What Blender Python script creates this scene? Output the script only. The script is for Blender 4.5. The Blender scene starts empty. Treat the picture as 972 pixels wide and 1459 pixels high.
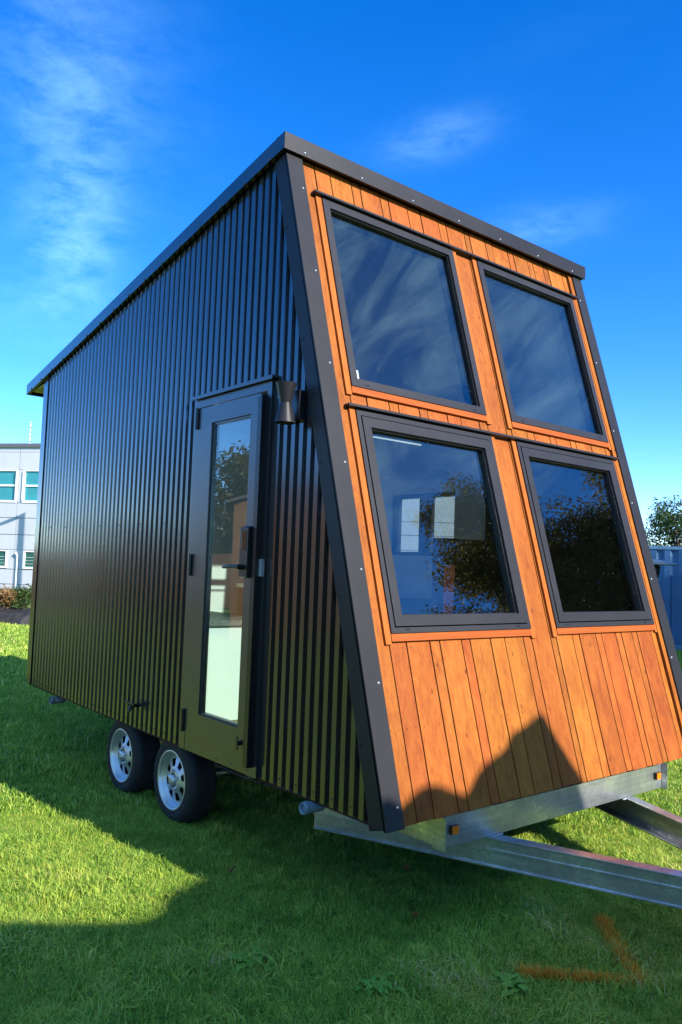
import bpy, math, random
import numpy as np
from mathutils import Vector, Matrix
random.seed(7)
rng = np.random.default_rng(11)
SC = bpy.context.scene
COL = SC.collection
R = math.radians
SUN = Vector((0.31, -1.78, 1.0)).normalized()

# ------------------------------------------------------------------ materials
def new_mat(name):
    m = bpy.data.materials.new(name); m.use_nodes = True
    nt = m.node_tree; nt.nodes.clear()
    out = nt.nodes.new('ShaderNodeOutputMaterial')
    return m, nt, out
def N(nt, kind, **kw):
    n = nt.nodes.new(kind)
    for k, v in kw.items():
        if k.startswith('i_'):
            key = k[2:].replace('_', ' ')
            n.inputs[key].default_value = v
        else: setattr(n, k, v)
    return n
def L(nt, a, b): nt.links.new(a, b)
def ramp(nt, fac, stops):
    r = nt.nodes.new('ShaderNodeValToRGB')
    el = r.color_ramp.elements
    while len(el) > 1: el.remove(el[-1])
    el[0].position = stops[0][0]; el[0].color = (*stops[0][1], 1)
    for p, c in stops[1:]:
        e = el.new(p); e.color = (*c, 1)
    L(nt, fac, r.inputs[0]); return r
def noise(nt, vec, scale, detail=4, rough=.55):
    n = N(nt, 'ShaderNodeTexNoise'); n.inputs['Scale'].default_value = scale
    n.inputs['Detail'].default_value = detail; n.inputs['Roughness'].default_value = rough
    if vec is not None: L(nt, vec, n.inputs['Vector'])
    return n
def mapping(nt, vec, scale=(1, 1, 1), rot=(0, 0, 0)):
    m = N(nt, 'ShaderNodeMapping'); m.inputs['Scale'].default_value = scale; m.inputs['Rotation'].default_value = rot
    L(nt, vec, m.inputs['Vector']); return m.outputs[0]
def coord(nt, which='Object'): return N(nt, 'ShaderNodeTexCoord').outputs[which]
def paint(name, col, rough=.4, var=.12, metal=0., bevel=.0015, bump=.0, nscale=6, spec=.5, ior=1.5):
    """coated or bare solid with slight uneven colour and gloss"""
    m, nt, out = new_mat(name)
    b = N(nt, 'ShaderNodeBsdfPrincipled'); b.inputs['Metallic'].default_value = metal
    b.inputs['Specular IOR Level'].default_value = spec; b.inputs['IOR'].default_value = ior
    c = coord(nt)
    n1 = noise(nt, c, nscale, 5, .6); n2 = noise(nt, c, nscale * 14, 3, .6)
    lo = tuple(max(0, x * (1 - var)) for x in col); hi = tuple(min(1, x * (1 + var)) for x in col)
    r = ramp(nt, n1.outputs['Fac'], [(.3, lo), (.7, hi)])
    L(nt, r.outputs[0], b.inputs['Base Color'])
    mr = N(nt, 'ShaderNodeMapRange'); mr.inputs[3].default_value = max(.02, rough - .07); mr.inputs[4].default_value = min(1, rough + .09)
    mx = N(nt, 'ShaderNodeMath', operation='MULTIPLY_ADD'); mx.inputs[1].default_value = .4
    L(nt, n2.outputs['Fac'], mx.inputs[0]); 
    ad = N(nt, 'ShaderNodeMath', operation='MULTIPLY'); ad.inputs[1].default_value = .6
    L(nt, n1.outputs['Fac'], ad.inputs[0]); L(nt, ad.outputs[0], mx.inputs[2])
    L(nt, mx.outputs[0], mr.inputs[0]); L(nt, mr.outputs[0], b.inputs['Roughness'])
    nrm = None
    if bevel:
        bv = N(nt, 'ShaderNodeBevel', samples=3); bv.inputs['Radius'].default_value = bevel; nrm = bv.outputs[0]
    if bump:
        bp = N(nt, 'ShaderNodeBump'); bp.inputs['Strength'].default_value = bump; bp.inputs['Distance'].default_value = .01
        L(nt, n1.outputs['Fac'], bp.inputs['Height'])
        if nrm: L(nt, nrm, bp.inputs['Normal'])
        nrm = bp.outputs[0]
    if nrm: L(nt, nrm, b.inputs['Normal'])
    L(nt, b.outputs[0], out.inputs[0]); return m
def wood(name, dark, mid, light, axis=2, stain=True):
    m, nt, out = new_mat(name)
    b = N(nt, 'ShaderNodeBsdfPrincipled')
    c = coord(nt); isl = N(nt, 'ShaderNodeNewGeometry').outputs['Random Per Island']
    off = N(nt, 'ShaderNodeVectorMath', operation='ADD')
    cb = N(nt, 'ShaderNodeCombineXYZ')
    ml = N(nt, 'ShaderNodeMath', operation='MULTIPLY'); ml.inputs[1].default_value = 37.
    L(nt, isl, ml.inputs[0]); L(nt, ml.outputs[0], cb.inputs[axis]); L(nt, ml.outputs[0], cb.inputs[(axis + 1) % 3])
    L(nt, c, off.inputs[0]); L(nt, cb.outputs[0], off.inputs[1])
    sc = [26, 26, 26]; sc[axis] = 1.3
    g = noise(nt, mapping(nt, off.outputs[0], sc), 1.0, 6, .62); g.inputs['Distortion'].default_value = 1.3
    fine = [260, 260, 260]; fine[axis] = 6
    g2 = noise(nt, mapping(nt, off.outputs[0], fine), 1.0, 3, .6)
    r = ramp(nt, g.outputs['Fac'], [(.28, dark), (.5, mid), (.74, light)])
    hsv = N(nt, 'ShaderNodeHueSaturation')
    mr = N(nt, 'ShaderNodeMapRange'); mr.inputs[3].default_value = .86; mr.inputs[4].default_value = 1.16
    L(nt, isl, mr.inputs[0]); L(nt, mr.outputs[0], hsv.inputs['Value'])
    wn = N(nt, 'ShaderNodeTexWhiteNoise', noise_dimensions='1D'); L(nt, isl, wn.inputs['W'])
    mh = N(nt, 'ShaderNodeMapRange'); mh.inputs[3].default_value = .493; mh.inputs[4].default_value = .508
    L(nt, wn.outputs['Value'], mh.inputs[0]); L(nt, mh.outputs[0], hsv.inputs['Hue'])
    L(nt, r.outputs[0], hsv.inputs['Color'])
    last = hsv.outputs[0]
    if stain:
        s = [3, 3, 3]; s[axis] = .9
        n3 = noise(nt, mapping(nt, off.outputs[0], s), 1.6, 4, .6)
        rs = ramp(nt, n3.outputs['Fac'], [(.36, (.62, .52, .5)), (.52, (1, 1, 1))])
        mx = N(nt, 'ShaderNodeMix', data_type='RGBA', blend_type='MULTIPLY'); mx.inputs['Factor'].default_value = .5
        L(nt, last, mx.inputs['A']); L(nt, rs.outputs[0], mx.inputs['B']); last = mx.outputs['Result']
        # knots
        v = N(nt, 'ShaderNodeTexVoronoi'); v.inputs['Scale'].default_value = 1.
        ks = [11, 11, 11]; ks[axis] = 4.5
        L(nt, mapping(nt, off.outputs[0], ks), v.inputs['Vector'])
        rk = ramp(nt, v.outputs['Distance'], [(.045, (.25, .17, .14)), (.09, (1, 1, 1))])
        mk = N(nt, 'ShaderNodeMix', data_type='RGBA', blend_type='MULTIPLY'); mk.inputs['Factor'].default_value = .7
        L(nt, last, mk.inputs['A']); L(nt, rk.outputs[0], mk.inputs['B']); last = mk.outputs['Result']
    mf = N(nt, 'ShaderNodeMix', data_type='RGBA', blend_type='MULTIPLY'); mf.inputs['Factor'].default_value = .35
    rf = ramp(nt, g2.outputs['Fac'], [(.3, (.55, .5, .48)), (.6, (1, 1, 1))])
    L(nt, last, mf.inputs['A']); L(nt, rf.outputs[0], mf.inputs['B'])
    L(nt, mf.outputs['Result'], b.inputs['Base Color'])
    b.inputs['Roughness'].default_value = .6; b.inputs['Specular IOR Level'].default_value = .16
    bv = N(nt, 'ShaderNodeBevel', samples=3); bv.inputs['Radius'].default_value = .002
    bp = N(nt, 'ShaderNodeBump'); bp.inputs['Strength'].default_value = .25; bp.inputs['Distance'].default_value = .003
    L(nt, g2.outputs['Fac'], bp.inputs['Height']); L(nt, bv.outputs[0], bp.inputs['Normal']); L(nt, bp.outputs[0], b.inputs['Normal'])
    L(nt, b.outputs[0], out.inputs[0]); return m
def glass(name, tint, f0_ior=2.0, rough=0.0):
    m, nt, out = new_mat(name)
    fr = N(nt, 'ShaderNodeFresnel')
    gb = N(nt, 'ShaderNodeMix', data_type='FLOAT'); gb.inputs['A'].default_value = f0_ior; gb.inputs['B'].default_value = 1 / f0_ior
    L(nt, N(nt, 'ShaderNodeNewGeometry').outputs['Backfacing'], gb.inputs['Factor']); L(nt, gb.outputs['Result'], fr.inputs['IOR'])
    t = N(nt, 'ShaderNodeBsdfTransparent'); t.inputs['Color'].default_value = (*tint, 1)
    g = N(nt, 'ShaderNodeBsdfGlossy'); g.inputs['Roughness'].default_value = rough; g.inputs['Color'].default_value = (.97, .98, 1, 1)
    c = coord(nt); n1 = noise(nt, c, 1.7, 2, .5)
    bp = N(nt, 'ShaderNodeBump'); bp.inputs['Strength'].default_value = .03; bp.inputs['Distance'].default_value = .02
    L(nt, n1.outputs['Fac'], bp.inputs['Height']); L(nt, bp.outputs[0], g.inputs['Normal'])
    mx = N(nt, 'ShaderNodeMixShader'); L(nt, fr.outputs[0], mx.inputs[0]); L(nt, t.outputs[0], mx.inputs[1]); L(nt, g.outputs[0], mx.inputs[2])
    # sparse dust specks
    v = noise(nt, c, 90, 2, .5); rr = ramp(nt, v.outputs['Fac'], [(.735, (0, 0, 0)), (.78, (.25, .25, .25))])
    d = N(nt, 'ShaderNodeBsdfDiffuse'); d.inputs['Color'].default_value = (.4, .4, .38, 1)
    mx2 = N(nt, 'ShaderNodeMixShader'); L(nt, rr.outputs[0], mx2.inputs[0]); L(nt, mx.outputs[0], mx2.inputs[1]); L(nt, d.outputs[0], mx2.inputs[2])
    L(nt, mx2.outputs[0], out.inputs[0]); return m
def galv(name):
    m, nt, out = new_mat(name)
    b = N(nt, 'ShaderNodeBsdfPrincipled'); b.inputs['Metallic'].default_value = .85
    c = coord(nt)
    v = N(nt, 'ShaderNodeTexVoronoi'); v.inputs['Scale'].default_value = 85; L(nt, c, v.inputs['Vector'])
    n1 = noise(nt, c, 5, 5, .65)
    st = noise(nt, mapping(nt, c, (.9, .9, 55)), 1.2, 5, .6)
    a = N(nt, 'ShaderNodeMath', operation='MULTIPLY_ADD'); a.inputs[1].default_value = .12
    L(nt, v.outputs['Color'], a.inputs[0]); L(nt, n1.outputs['Fac'], a.inputs[2])
    a2 = N(nt, 'ShaderNodeMath', operation='MULTIPLY_ADD'); a2.inputs[1].default_value = .5
    L(nt, st.outputs['Fac'], a2.inputs[0]); L(nt, a.outputs[0], a2.inputs[2])
    r = ramp(nt, a2.outputs[0], [(.5, (.25, .27, .29)), (.82, (.46, .48, .50)), (1.0, (.70, .71, .72))])
    L(nt, r.outputs[0], b.inputs['Base Color'])
    mr = N(nt, 'ShaderNodeMapRange'); mr.inputs[1].default_value = .4; mr.inputs[2].default_value = 1.1; mr.inputs[3].default_value = .46; mr.inputs[4].default_value = .24
    L(nt, a2.outputs[0], mr.inputs[0]); L(nt, mr.outputs[0], b.inputs['Roughness'])
    bv = N(nt, 'ShaderNodeBevel', samples=3); bv.inputs['Radius'].default_value = .004; L(nt, bv.outputs[0], b.inputs['Normal'])
    L(nt, b.outputs[0], out.inputs[0]); return m
def grassmat(name, stops, dry):
    """blade colour: per-blade spread, metre-wide and hand-wide patches, worn straw-coloured areas"""
    m, nt, out = new_mat(name)
    g = N(nt, 'ShaderNodeNewGeometry'); P = g.outputs['Position']
    def patch(sc, lo, hi, d=4):
        n = noise(nt, P, sc, d, .6); q = N(nt, 'ShaderNodeMapRange'); q.inputs[1].default_value = lo; q.inputs[2].default_value = hi; L(nt, n.outputs['Fac'], q.inputs[0]); return q.outputs[0]
    def mt(op, a, b):
        q = N(nt, 'ShaderNodeMath', operation=op)
        for k, z in enumerate((a, b)):
            if isinstance(z, (int, float)): q.inputs[k].default_value = z
            else: L(nt, z, q.inputs[k])
        return q.outputs[0]
    f = mt('ADD', mt('MULTIPLY', g.outputs['Random Per Island'], .50), mt('ADD', mt('MULTIPLY', patch(.8, .3, .7), .22), mt('MULTIPLY', patch(9, .3, .7), .28)))
    r = ramp(nt, f, stops)
    wn = N(nt, 'ShaderNodeTexWhiteNoise', noise_dimensions='1D'); L(nt, g.outputs['Random Per Island'], wn.inputs['W'])
    dr = mt('MULTIPLY', patch(1.7, .50, .70), patch(.45, .35, .6)); dr = mt('ADD', mt('MULTIPLY', dr, .38), .06)
    mx = N(nt, 'ShaderNodeMix', data_type='RGBA'); L(nt, mt('GREATER_THAN', dr, wn.outputs['Value']), mx.inputs['Factor'])
    L(nt, r.outputs[0], mx.inputs['A']); mx.inputs['B'].default_value = (*dry, 1)
    p = N(nt, 'ShaderNodeBsdfPrincipled'); p.inputs['Roughness'].default_value = .5; p.inputs['Specular IOR Level'].default_value = .35
    L(nt, mx.outputs['Result'], p.inputs['Base Color'])
    t = N(nt, 'ShaderNodeBsdfTranslucent'); L(nt, mx.outputs['Result'], t.inputs['Color'])
    ms = N(nt, 'ShaderNodeMixShader'); ms.inputs[0].default_value = .35
    L(nt, p.outputs[0], ms.inputs[1]); L(nt, t.outputs[0], ms.inputs[2]); L(nt, ms.outputs[0], out.inputs[0]); return m
def leafmat(name, stops, trans=.35, rough=.5, spec=.4):
    m, nt, out = new_mat(name)
    g = N(nt, 'ShaderNodeNewGeometry')
    oi = N(nt, 'ShaderNodeObjectInfo')
    big = noise(nt, g.outputs['Position'], .55, 3, .6); mid = noise(nt, g.outputs['Position'], 3.1, 2, .5)
    a = N(nt, 'ShaderNodeMath', operation='MULTIPLY'); a.inputs[1].default_value = .5; L(nt, g.outputs['Random Per Island'], a.inputs[0])
    b_ = N(nt, 'ShaderNodeMath', operation='MULTIPLY_ADD'); b_.inputs[1].default_value = .5; L(nt, big.outputs['Fac'], b_.inputs[0]); L(nt, a.outputs[0], b_.inputs[2])
    c_ = N(nt, 'ShaderNodeMath', operation='MULTIPLY_ADD'); c_.inputs[1].default_value = .3; L(nt, mid.outputs['Fac'], c_.inputs[0]); L(nt, b_.outputs[0], c_.inputs[2])
    s = N(nt, 'ShaderNodeMath', operation='SUBTRACT'); s.inputs[1].default_value = .15; L(nt, c_.outputs[0], s.inputs[0])
    r = ramp(nt, s.outputs[0], stops)
    p = N(nt, 'ShaderNodeBsdfPrincipled'); p.inputs['Roughness'].default_value = rough; p.inputs['Specular IOR Level'].default_value = spec
    L(nt, r.outputs[0], p.inputs['Base Color'])
    t = N(nt, 'ShaderNodeBsdfTranslucent'); L(nt, r.outputs[0], t.inputs['Color'])
    mx = N(nt, 'ShaderNodeMixShader'); mx.inputs[0].default_value = trans
    L(nt, p.outputs[0], mx.inputs[1]); L(nt, t.outputs[0], mx.inputs[2]); L(nt, mx.outputs[0], out.inputs[0]); return m

M = {}
M['clad'] = paint('black_coated_steel', (.010, .011, .013), .17, .2, bump=.03, nscale=2.2, ior=1.85, bevel=.0012)
M['trimblack'] = paint('black_folded_steel', (.013, .013, .016), .45, .15, nscale=3, bump=.02, spec=.25)
M['alu'] = paint('charcoal_aluminium', (.017, .017, .020), .42, .1, nscale=5, spec=.3)
M['door'] = paint('door_aluminium', (.014, .015, .017), .3, .15, nscale=5, ior=1.85)
M['black'] = paint('black_plastic', (.008, .008, .009), .3, .2)
M['rubber'] = paint('tyre_rubber', (.012, .012, .013), .75, .3, nscale=20)
M['cedar'] = wood('oiled_cedar_cladding', (.215, .051, .0085), (.30, .086, .012), (.35, .112, .0175))
M['cedartrim'] = wood('oiled_cedar_facing', (.27, .070, .009), (.335, .097, .0125), (.37, .117, .018), stain=False)
M['cedarsill'] = wood('oiled_cedar_sill', (.235, .056, .008), (.285, .072, .0095), (.32, .092, .014), axis=0, stain=False)
M['paper'] = paint('dark_building_wrap', (.035, .010, .005), .9)
M['galv'] = galv('galvanised_steel')
M['zincrim'] = paint('silver_painted_steel', (.55, .57, .58), .36, .1, metal=.7, nscale=18)
M['glass'] = glass('tinted_window_glass', (.70, .75, .75), 1.75)
M['doorglass'] = glass('door_glass', (.86, .96, .92), 1.75)
M['screw'] = paint('zinc_screw', (.45, .45, .46), .35, .05, metal=.5, bevel=0)
M['amber'] = paint('amber_lens', (.75, .17, .01), .2, .1)
M['white'] = paint('white_lining', (.78, .78, .76), .55, .03)
M['bench'] = paint('white_bench_panel', (.80, .83, .80), .4, .03)
M['floor'] = wood('interior_floor', (.12, .07, .04), (.2, .12, .07), (.26, .17, .1), axis=1, stain=False)
M['redwood'] = wood('red_brown_post', (.055, .013, .006), (.085, .02, .009), (.11, .03, .014), stain=False)
M['shedwall0'] = wood('dark_interior_timber', (.06, .035, .018), (.10, .055, .025), (.13, .08, .04), stain=False)
M['stone'] = paint('speckled_stone', (.16, .16, .15), .3, .8, nscale=90)
M['soffit'] = paint('ply_soffit', (.5, .42, .22), .7, .1)
M['sticker'] = paint('pale_sticker', (.45, .6, .62), .5, .2, nscale=60)
M['loftrail'] = paint('pale_loft_rail', (.8, .85, .85), .4, .03)
M['dirt'] = paint('bare_soil', (.07, .05, .03), .95, .3, bump=.3)

# ------------------------------------------------------------------ mesh builder
class MB:
    def __init__(s): s.v = []; s.f = []; s.m = []; s.sm = []
    def add(s, vs, fs, mi=0, smooth=False):
        o = len(s.v); s.v += [tuple(map(float, q)) for q in vs]
        for f in fs: s.f.append(tuple(i + o for i in f)); s.m.append(mi); s.sm.append(smooth)
    def hexa(s, c, mi=0):       # 8 corners: bottom 4 ccw, top 4
        s.add(c, [(0, 3, 2, 1), (4, 5, 6, 7), (0, 1, 5, 4), (1, 2, 6, 5), (2, 3, 7, 6), (3, 0, 4, 7)], mi)
    def box(s, x0, x1, y0, y1, z0, z1, mi=0):
        s.hexa([(x0, y0, z0), (x1, y0, z0), (x1, y1, z0), (x0, y1, z0), (x0, y0, z1), (x1, y0, z1), (x1, y1, z1), (x0, y1, z1)], mi)
    def prism(s, poly, a, b, mi=0):      # poly list of 3D points, extruded by vector (b-a)
        d = Vector(b) - Vector(a); n = len(poly)
        vs = [Vector(q) for q in poly] + [Vector(q) + d for q in poly]
        s.add(vs, [tuple(range(n))[::-1], tuple(range(n, 2 * n))] + [(i, (i + 1) % n, n + (i + 1) % n, n + i) for i in range(n)], mi)
    def rings(s, cs, rs, axis=None, seg=12, mi=0, caps=True, smooth=True):
        """tube through points cs with radii rs"""
        cs = [Vector(c) for c in cs]; vs = []; n = len(cs)
        for i, c in enumerate(cs):
            d = Vector(axis) if axis else (cs[min(i + 1, n - 1)] - cs[max(i - 1, 0)])
            if d.length < 1e-9: d = Vector((0, 0, 1))
            d.normalize(); a = d.orthogonal().normalized() if abs(d.z) > .99 else d.cross(Vector((0, 0, 1))).normalized()
            b = d.cross(a)
            for k in range(seg):
                t = 2 * math.pi * k / seg; vs.append(c + (a * math.cos(t) + b * math.sin(t)) * rs[i])
        fs = [(i * seg + k, i * seg + (k + 1) % seg, (i + 1) * seg + (k + 1) % seg, (i + 1) * seg + k) for i in range(n - 1) for k in range(seg)]
        s.add(vs, fs, mi, smooth)
        if caps: s.add(vs[:seg], [tuple(range(seg))[::-1]], mi); s.add(vs[-seg:], [tuple(range(seg))], mi)
    def tube(s, a, b, r, seg=10, mi=0): s.rings([a, b], [r, r], None, seg, mi)
    def build(s, name, mats, parent=None):
        me = bpy.data.meshes.new(name); me.from_pydata(s.v, [], s.f)
        if not isinstance(mats, (list, tuple)): mats = [mats]
        for m in mats: me.materials.append(m)
        me.polygons.foreach_set('material_index', s.m); me.polygons.foreach_set('use_smooth', s.sm)
        me.update()
        import bmesh
        bm = bmesh.new(); bm.from_mesh(me); bmesh.ops.recalc_face_normals(bm, faces=bm.faces[:]) if len(me.polygons) < 60000 else None
        bm.to_mesh(me); bm.free()
        o = bpy.data.objects.new(name, me); COL.objects.link(o)
        if parent: o.parent = parent
        return o
def tag(o, label=None, cat=None, group=None, kind=None):
    if label: o['label'] = label
    if cat: o['category'] = cat
    if group: o['group'] = group
    if kind: o['kind'] = kind
    return o
def empty(name, loc=(0, 0, 0), rz=0.):
    o = bpy.data.objects.new(name, None); o.location = loc; o.rotation_euler = (0, 0, rz); o.empty_display_size = .2
    COL.objects.link(o); return o

# ------------------------------------------------------------------ camera (solved from the photograph)
cam = bpy.data.cameras.new('camera'); co = bpy.data.objects.new('camera', cam); COL.objects.link(co); SC.camera = co
cam.sensor_fit = 'HORIZONTAL'; cam.sensor_width = 36; cam.lens = 36 * 1138.643 / 972; cam.clip_start = .05; cam.clip_end = 1500
cr = Vector((0.7725439798325574, -0.6339578160323762, 0.035683143302305195))
cu = Vector((-0.07029130636699091, -0.029534850969131485, 0.9970891759654464))
cf = Vector((0.6310585800650325, 0.7728034550063108, 0.06737869438193453))
CP = Vector((-2.2103037600398814, -2.3452582558592097, 1.5323410699171933))
co.matrix_world = Matrix(((cr.x, cu.x, -cf.x, CP.x), (cr.y, cu.y, -cf.y, CP.y), (cr.z, cu.z, -cf.z, CP.z), (0, 0, 0, 1)))

# ------------------------------------------------------------------ sky and sun
w = bpy.data.worlds.new('World'); SC.world = w; w.use_nodes = True
nt = w.node_tree; nt.nodes.clear()
wo = nt.nodes.new('ShaderNodeOutputWorld'); bg = nt.nodes.new('ShaderNodeBackground'); L(nt, bg.outputs[0], wo.inputs[0])
sky = nt.nodes.new('ShaderNodeTexSky'); sky.sky_type = 'NISHITA'; sky.sun_disc = False
sky.sun_elevation = math.asin(SUN.z); sky.sun_rotation = math.atan2(SUN.x, SUN.y)
sky.altitude = 2500; sky.air_density = 1.0; sky.dust_density = 0.0; sky.ozone_density = 3.2
hs = N(nt, 'ShaderNodeHueSaturation'); hs.inputs['Saturation'].default_value = 1.34; hs.inputs['Value'].default_value = .95; hs.inputs['Hue'].default_value = .512
L(nt, sky.outputs[0], hs.inputs['Color'])
gen = N(nt, 'ShaderNodeTexCoord').outputs['Generated']
nv = N(nt, 'ShaderNodeVectorMath', operation='NORMALIZE'); L(nt, gen, nv.inputs[0]); D = nv.outputs[0]
wisp = noise(nt, mapping(nt, D, (13.0, 5.0, 15.0), (.5, .3, .4)), 1.0, 8, .62); wisp.inputs['Distortion'].default_value = .5
wr = N(nt, 'ShaderNodeMapRange'); wr.inputs[1].default_value = .42; wr.inputs[2].default_value = .78; L(nt, wisp.outputs['Fac'], wr.inputs[0])
soft = noise(nt, mapping(nt, D, (15, 11, 34), (.2, .5, .9)), 1.0, 9, .66); soft.inputs['Distortion'].default_value = .25
sr = N(nt, 'ShaderNodeMapRange'); sr.inputs[1].default_value = .36; sr.inputs[2].default_value = .72; L(nt, soft.outputs['Fac'], sr.inputs[0])
def dotc(vec):
    d = N(nt, 'ShaderNodeVectorMath', operation='DOT_PRODUCT'); L(nt, D, d.inputs[0]); d.inputs[1].default_value = vec; return d.outputs['Value']
def mth(op, a, b):
    m = N(nt, 'ShaderNodeMath', operation=op)
    for i, q in enumerate((a, b)):
        if isinstance(q, (int, float)): m.inputs[i].default_value = q
        else: L(nt, q, m.inputs[i])
    return m.outputs[0]
def blob(c, wu, wv, roll, amp):
    c = Vector(c).normalized(); t1 = c.cross(Vector((0, 0, 1))).normalized(); t2 = t1.cross(c).normalized()
    a = t1 * math.cos(roll) + t2 * math.sin(roll); b = -t1 * math.sin(roll) + t2 * math.cos(roll)
    u = mth('DIVIDE', dotc(a), wu); v = mth('DIVIDE', dotc(b), wv)
    s = mth('ADD', mth('MULTIPLY', u, u), mth('MULTIPLY', v, v))
    e = mth('POWER', 2.718, mth('MULTIPLY', s, -1.0))
    return mth('MULTIPLY', mth('MULTIPLY', e, mth('GREATER_THAN', dotc(c), .3)), amp)
cl = None
for args in [((.300, .862, .40), .055, .17, R(8), .85), ((.315, .880, .350), .035, .06, R(-10), .75), ((.285, .79, .53), .09, .14, R(20), .45), ((.270, .930, .275), .06, .035, R(8), .35),
             ((.622, .616, .484), .060, .022, R(12), .75), ((.733, .554, .395), .065, .022, R(6), .75), ((.66, .52, .56), .12, .02, R(14), .04)]:
    q = blob(*args); cl = q if cl is None else mth('ADD', cl, q)
m1 = mth('MULTIPLY', cl, mth('ADD', mth('MULTIPLY', sr.outputs[0], .8), .12))
hi = None   # streaky cirrus mirrored above the trees, plus unseen overhead cirrus added as fill light
for args in [((.60, -.42, .68), .33, .26, 0, .42), ((.72, -.48, .48), .22, .08, 0, .15), ((-.4, -.6, .6), .3, .3, 0, .6), ((-.25, -.30, .92), .6, .6, 0, 1.5)]:
    q = blob(*args); hi = q if hi is None else mth('ADD', hi, q)
m2 = mth('MULTIPLY', hi, wr.outputs[0])
cm = mth('MINIMUM', mth('ADD', mth('MULTIPLY', m1, .13), mth('MULTIPLY', m2, .75)), .85)
cmx = N(nt, 'ShaderNodeMix', data_type='RGBA'); cmx.inputs['B'].default_value = (4.8, 8.2, 9.6, 1)
L(nt, cm, cmx.inputs['Factor']); L(nt, hs.outputs[0], cmx.inputs['A']); L(nt, cmx.outputs['Result'], bg.inputs['Color'])
bg.inputs['Strength'].default_value = .15
sl = bpy.data.lights.new('sun', 'SUN'); sl.energy = 4.2; sl.angle = R(.53); sl.color = (1, .93, .82)
so = bpy.data.objects.new('sun', sl); COL.objects.link(so); so.location = (6, -20, 14); so.rotation_euler = SUN.to_track_quat('Z', 'Y').to_euler()

# ------------------------------------------------------------------ the tiny house  (local z = 0 is the wall bottom, 0.5 m above the lawn)
GZ = .5
H = empty('tiny_house', (0, 0, GZ))
tag(H, 'black corrugated steel tiny house on wheels with slanted orange timber front', 'tiny house')
SL = .901 / 3.139
nrm = Vector((0, -3.139, .901)).normalized(); upv = Vector((0, .901, 3.139)).normalized()
def F(x, t, o=0.): return Vector((x, SL * t, t)) + nrm * o
def fbox(b, x0, x1, t0, t1, o0, o1, mi=0):
    b.hexa([F(x0, t0, o1), F(x1, t0, o1), F(x1, t0, o0), F(x0, t0, o0), F(x0, t1, o1), F(x1, t1, o1), F(x1, t1, o0), F(x0, t1, o0)], mi)
def roofz(y): return 3.11 - .187 * (y - .885)
WX = 2.52; LY = 4.276
def screw(b, p, d, r=.006, h=.004, mi=0):
    p = Vector(p); d = Vector(d).normalized(); b.rings([p, p + d * h * .6, p + d * h], [r, r * .9, r * .35], d, 7, mi)

def corrugated(x, out, y0, y1, ztop, holes, along='y', ymap=None):
    """trapezoid ribbed sheet; ridges at x, pans 14 mm deeper"""
    P = .0645; prof = [(0, 0), (.030, 0), (.037, .019), (.0575, .019)]
    pts = []; k = 0; y = y0
    while y < y1 + P:
        for a, dpt in prof: pts.append((y + a, dpt))
        y += P
    pts.append((y, 0))
    cuts = sorted(set([y0, y1] + [h for q in holes for h in q[:2]]))
    ys = [a for a, _ in pts]; ds = [d_ for _, d_ in pts]
    allp = sorted(set([q for q in ys if y0 <= q <= y1] + [c for c in cuts if y0 <= c <= y1]))
    b = MB()
    for a, c in zip(allp[:-1], allp[1:]):
        if c - a < 1e-6: continue
        mid = (a + c) / 2
        spans = [(0., None)]
        for (ha, hb, z0, z1) in holes:
            if ha - 1e-6 <= mid <= hb + 1e-6:
                spans = ([(0., z0)] if z0 > 0 else []) + [(z1, None)]
        da, dc = np.interp(a, ys, ds), np.interp(c, ys, ds)
        for (zb, zt) in spans:
            za, zc = (ztop(a), ztop(c)) if zt is None else (zt, zt)
            if max(za, zc) <= zb: continue
            za, zc = max(za, zb), max(zc, zb)
            xa, xc = x - out * da, x - out * dc
            # subdivide tall faces once so slight sheet waviness can shade
            if along == 'y': b.add([(xa, a, zb), (xc, c, zb), (xc, c, zc), (xa, a, za)], [(0, 1, 2, 3)])
            else: b.add([(a, xa, zb), (c, xc, zb), (c, xc, zc), (a, xa, za)], [(0, 1, 2, 3)])
    return b
def ztl(y): return min(roofz(y) + .03, (y - .02) / SL if y < .9 else 9)
DH = (.905, 1.696, 0., 1.951)
b = corrugated(0, -1, .02, LY - .045, ztl, [DH])
# fixings
for row, z in enumerate((.035, 1.25)):
    y = .10
    while y < LY - .1:
        yy = .02 + .0645 * round((y - .02) / .0645) + .0155
        if z + .1 < ztl(yy) and not (DH[0] - .05 < yy < DH[1] + .05 and z < 2.0): screw(b, (0, yy, z), (-1, 0, 0), .0045, .004)
        y += .0645 * (2 if row == 0 else 5)
sw = b.build('side_wall', M['clad'], H)
SWIN = (1.90, 2.68, 1.12, 1.67)
corrugated(WX, 1, .02, LY - .045, ztl, [SWIN]).build('side_wall', M['clad'], H)
corrugated(LY, 1, .045, WX - .045, lambda q: roofz(LY) + .03, [], along='x').build('rear_wall', M['clad'], H)
# rear corner trims
b = MB()
for x0, x1 in ((-.008, .05), (WX - .05, WX + .008)):
    b = MB(); xa, xb = (x0, x0 + .012) if x0 < 1 else (x1 - .012, x1)
    b.box(xa, xb, LY - .075, LY + .02, -.004, roofz(LY) + .01); b.box(x0 + .013 if x0 < 1 else x0, x1 if x0 < 1 else x1 - .013, LY + .006, LY + .0195, -.004, roofz(LY) + .005)
    b.build('corner_trim', M['clad'], H)
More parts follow.
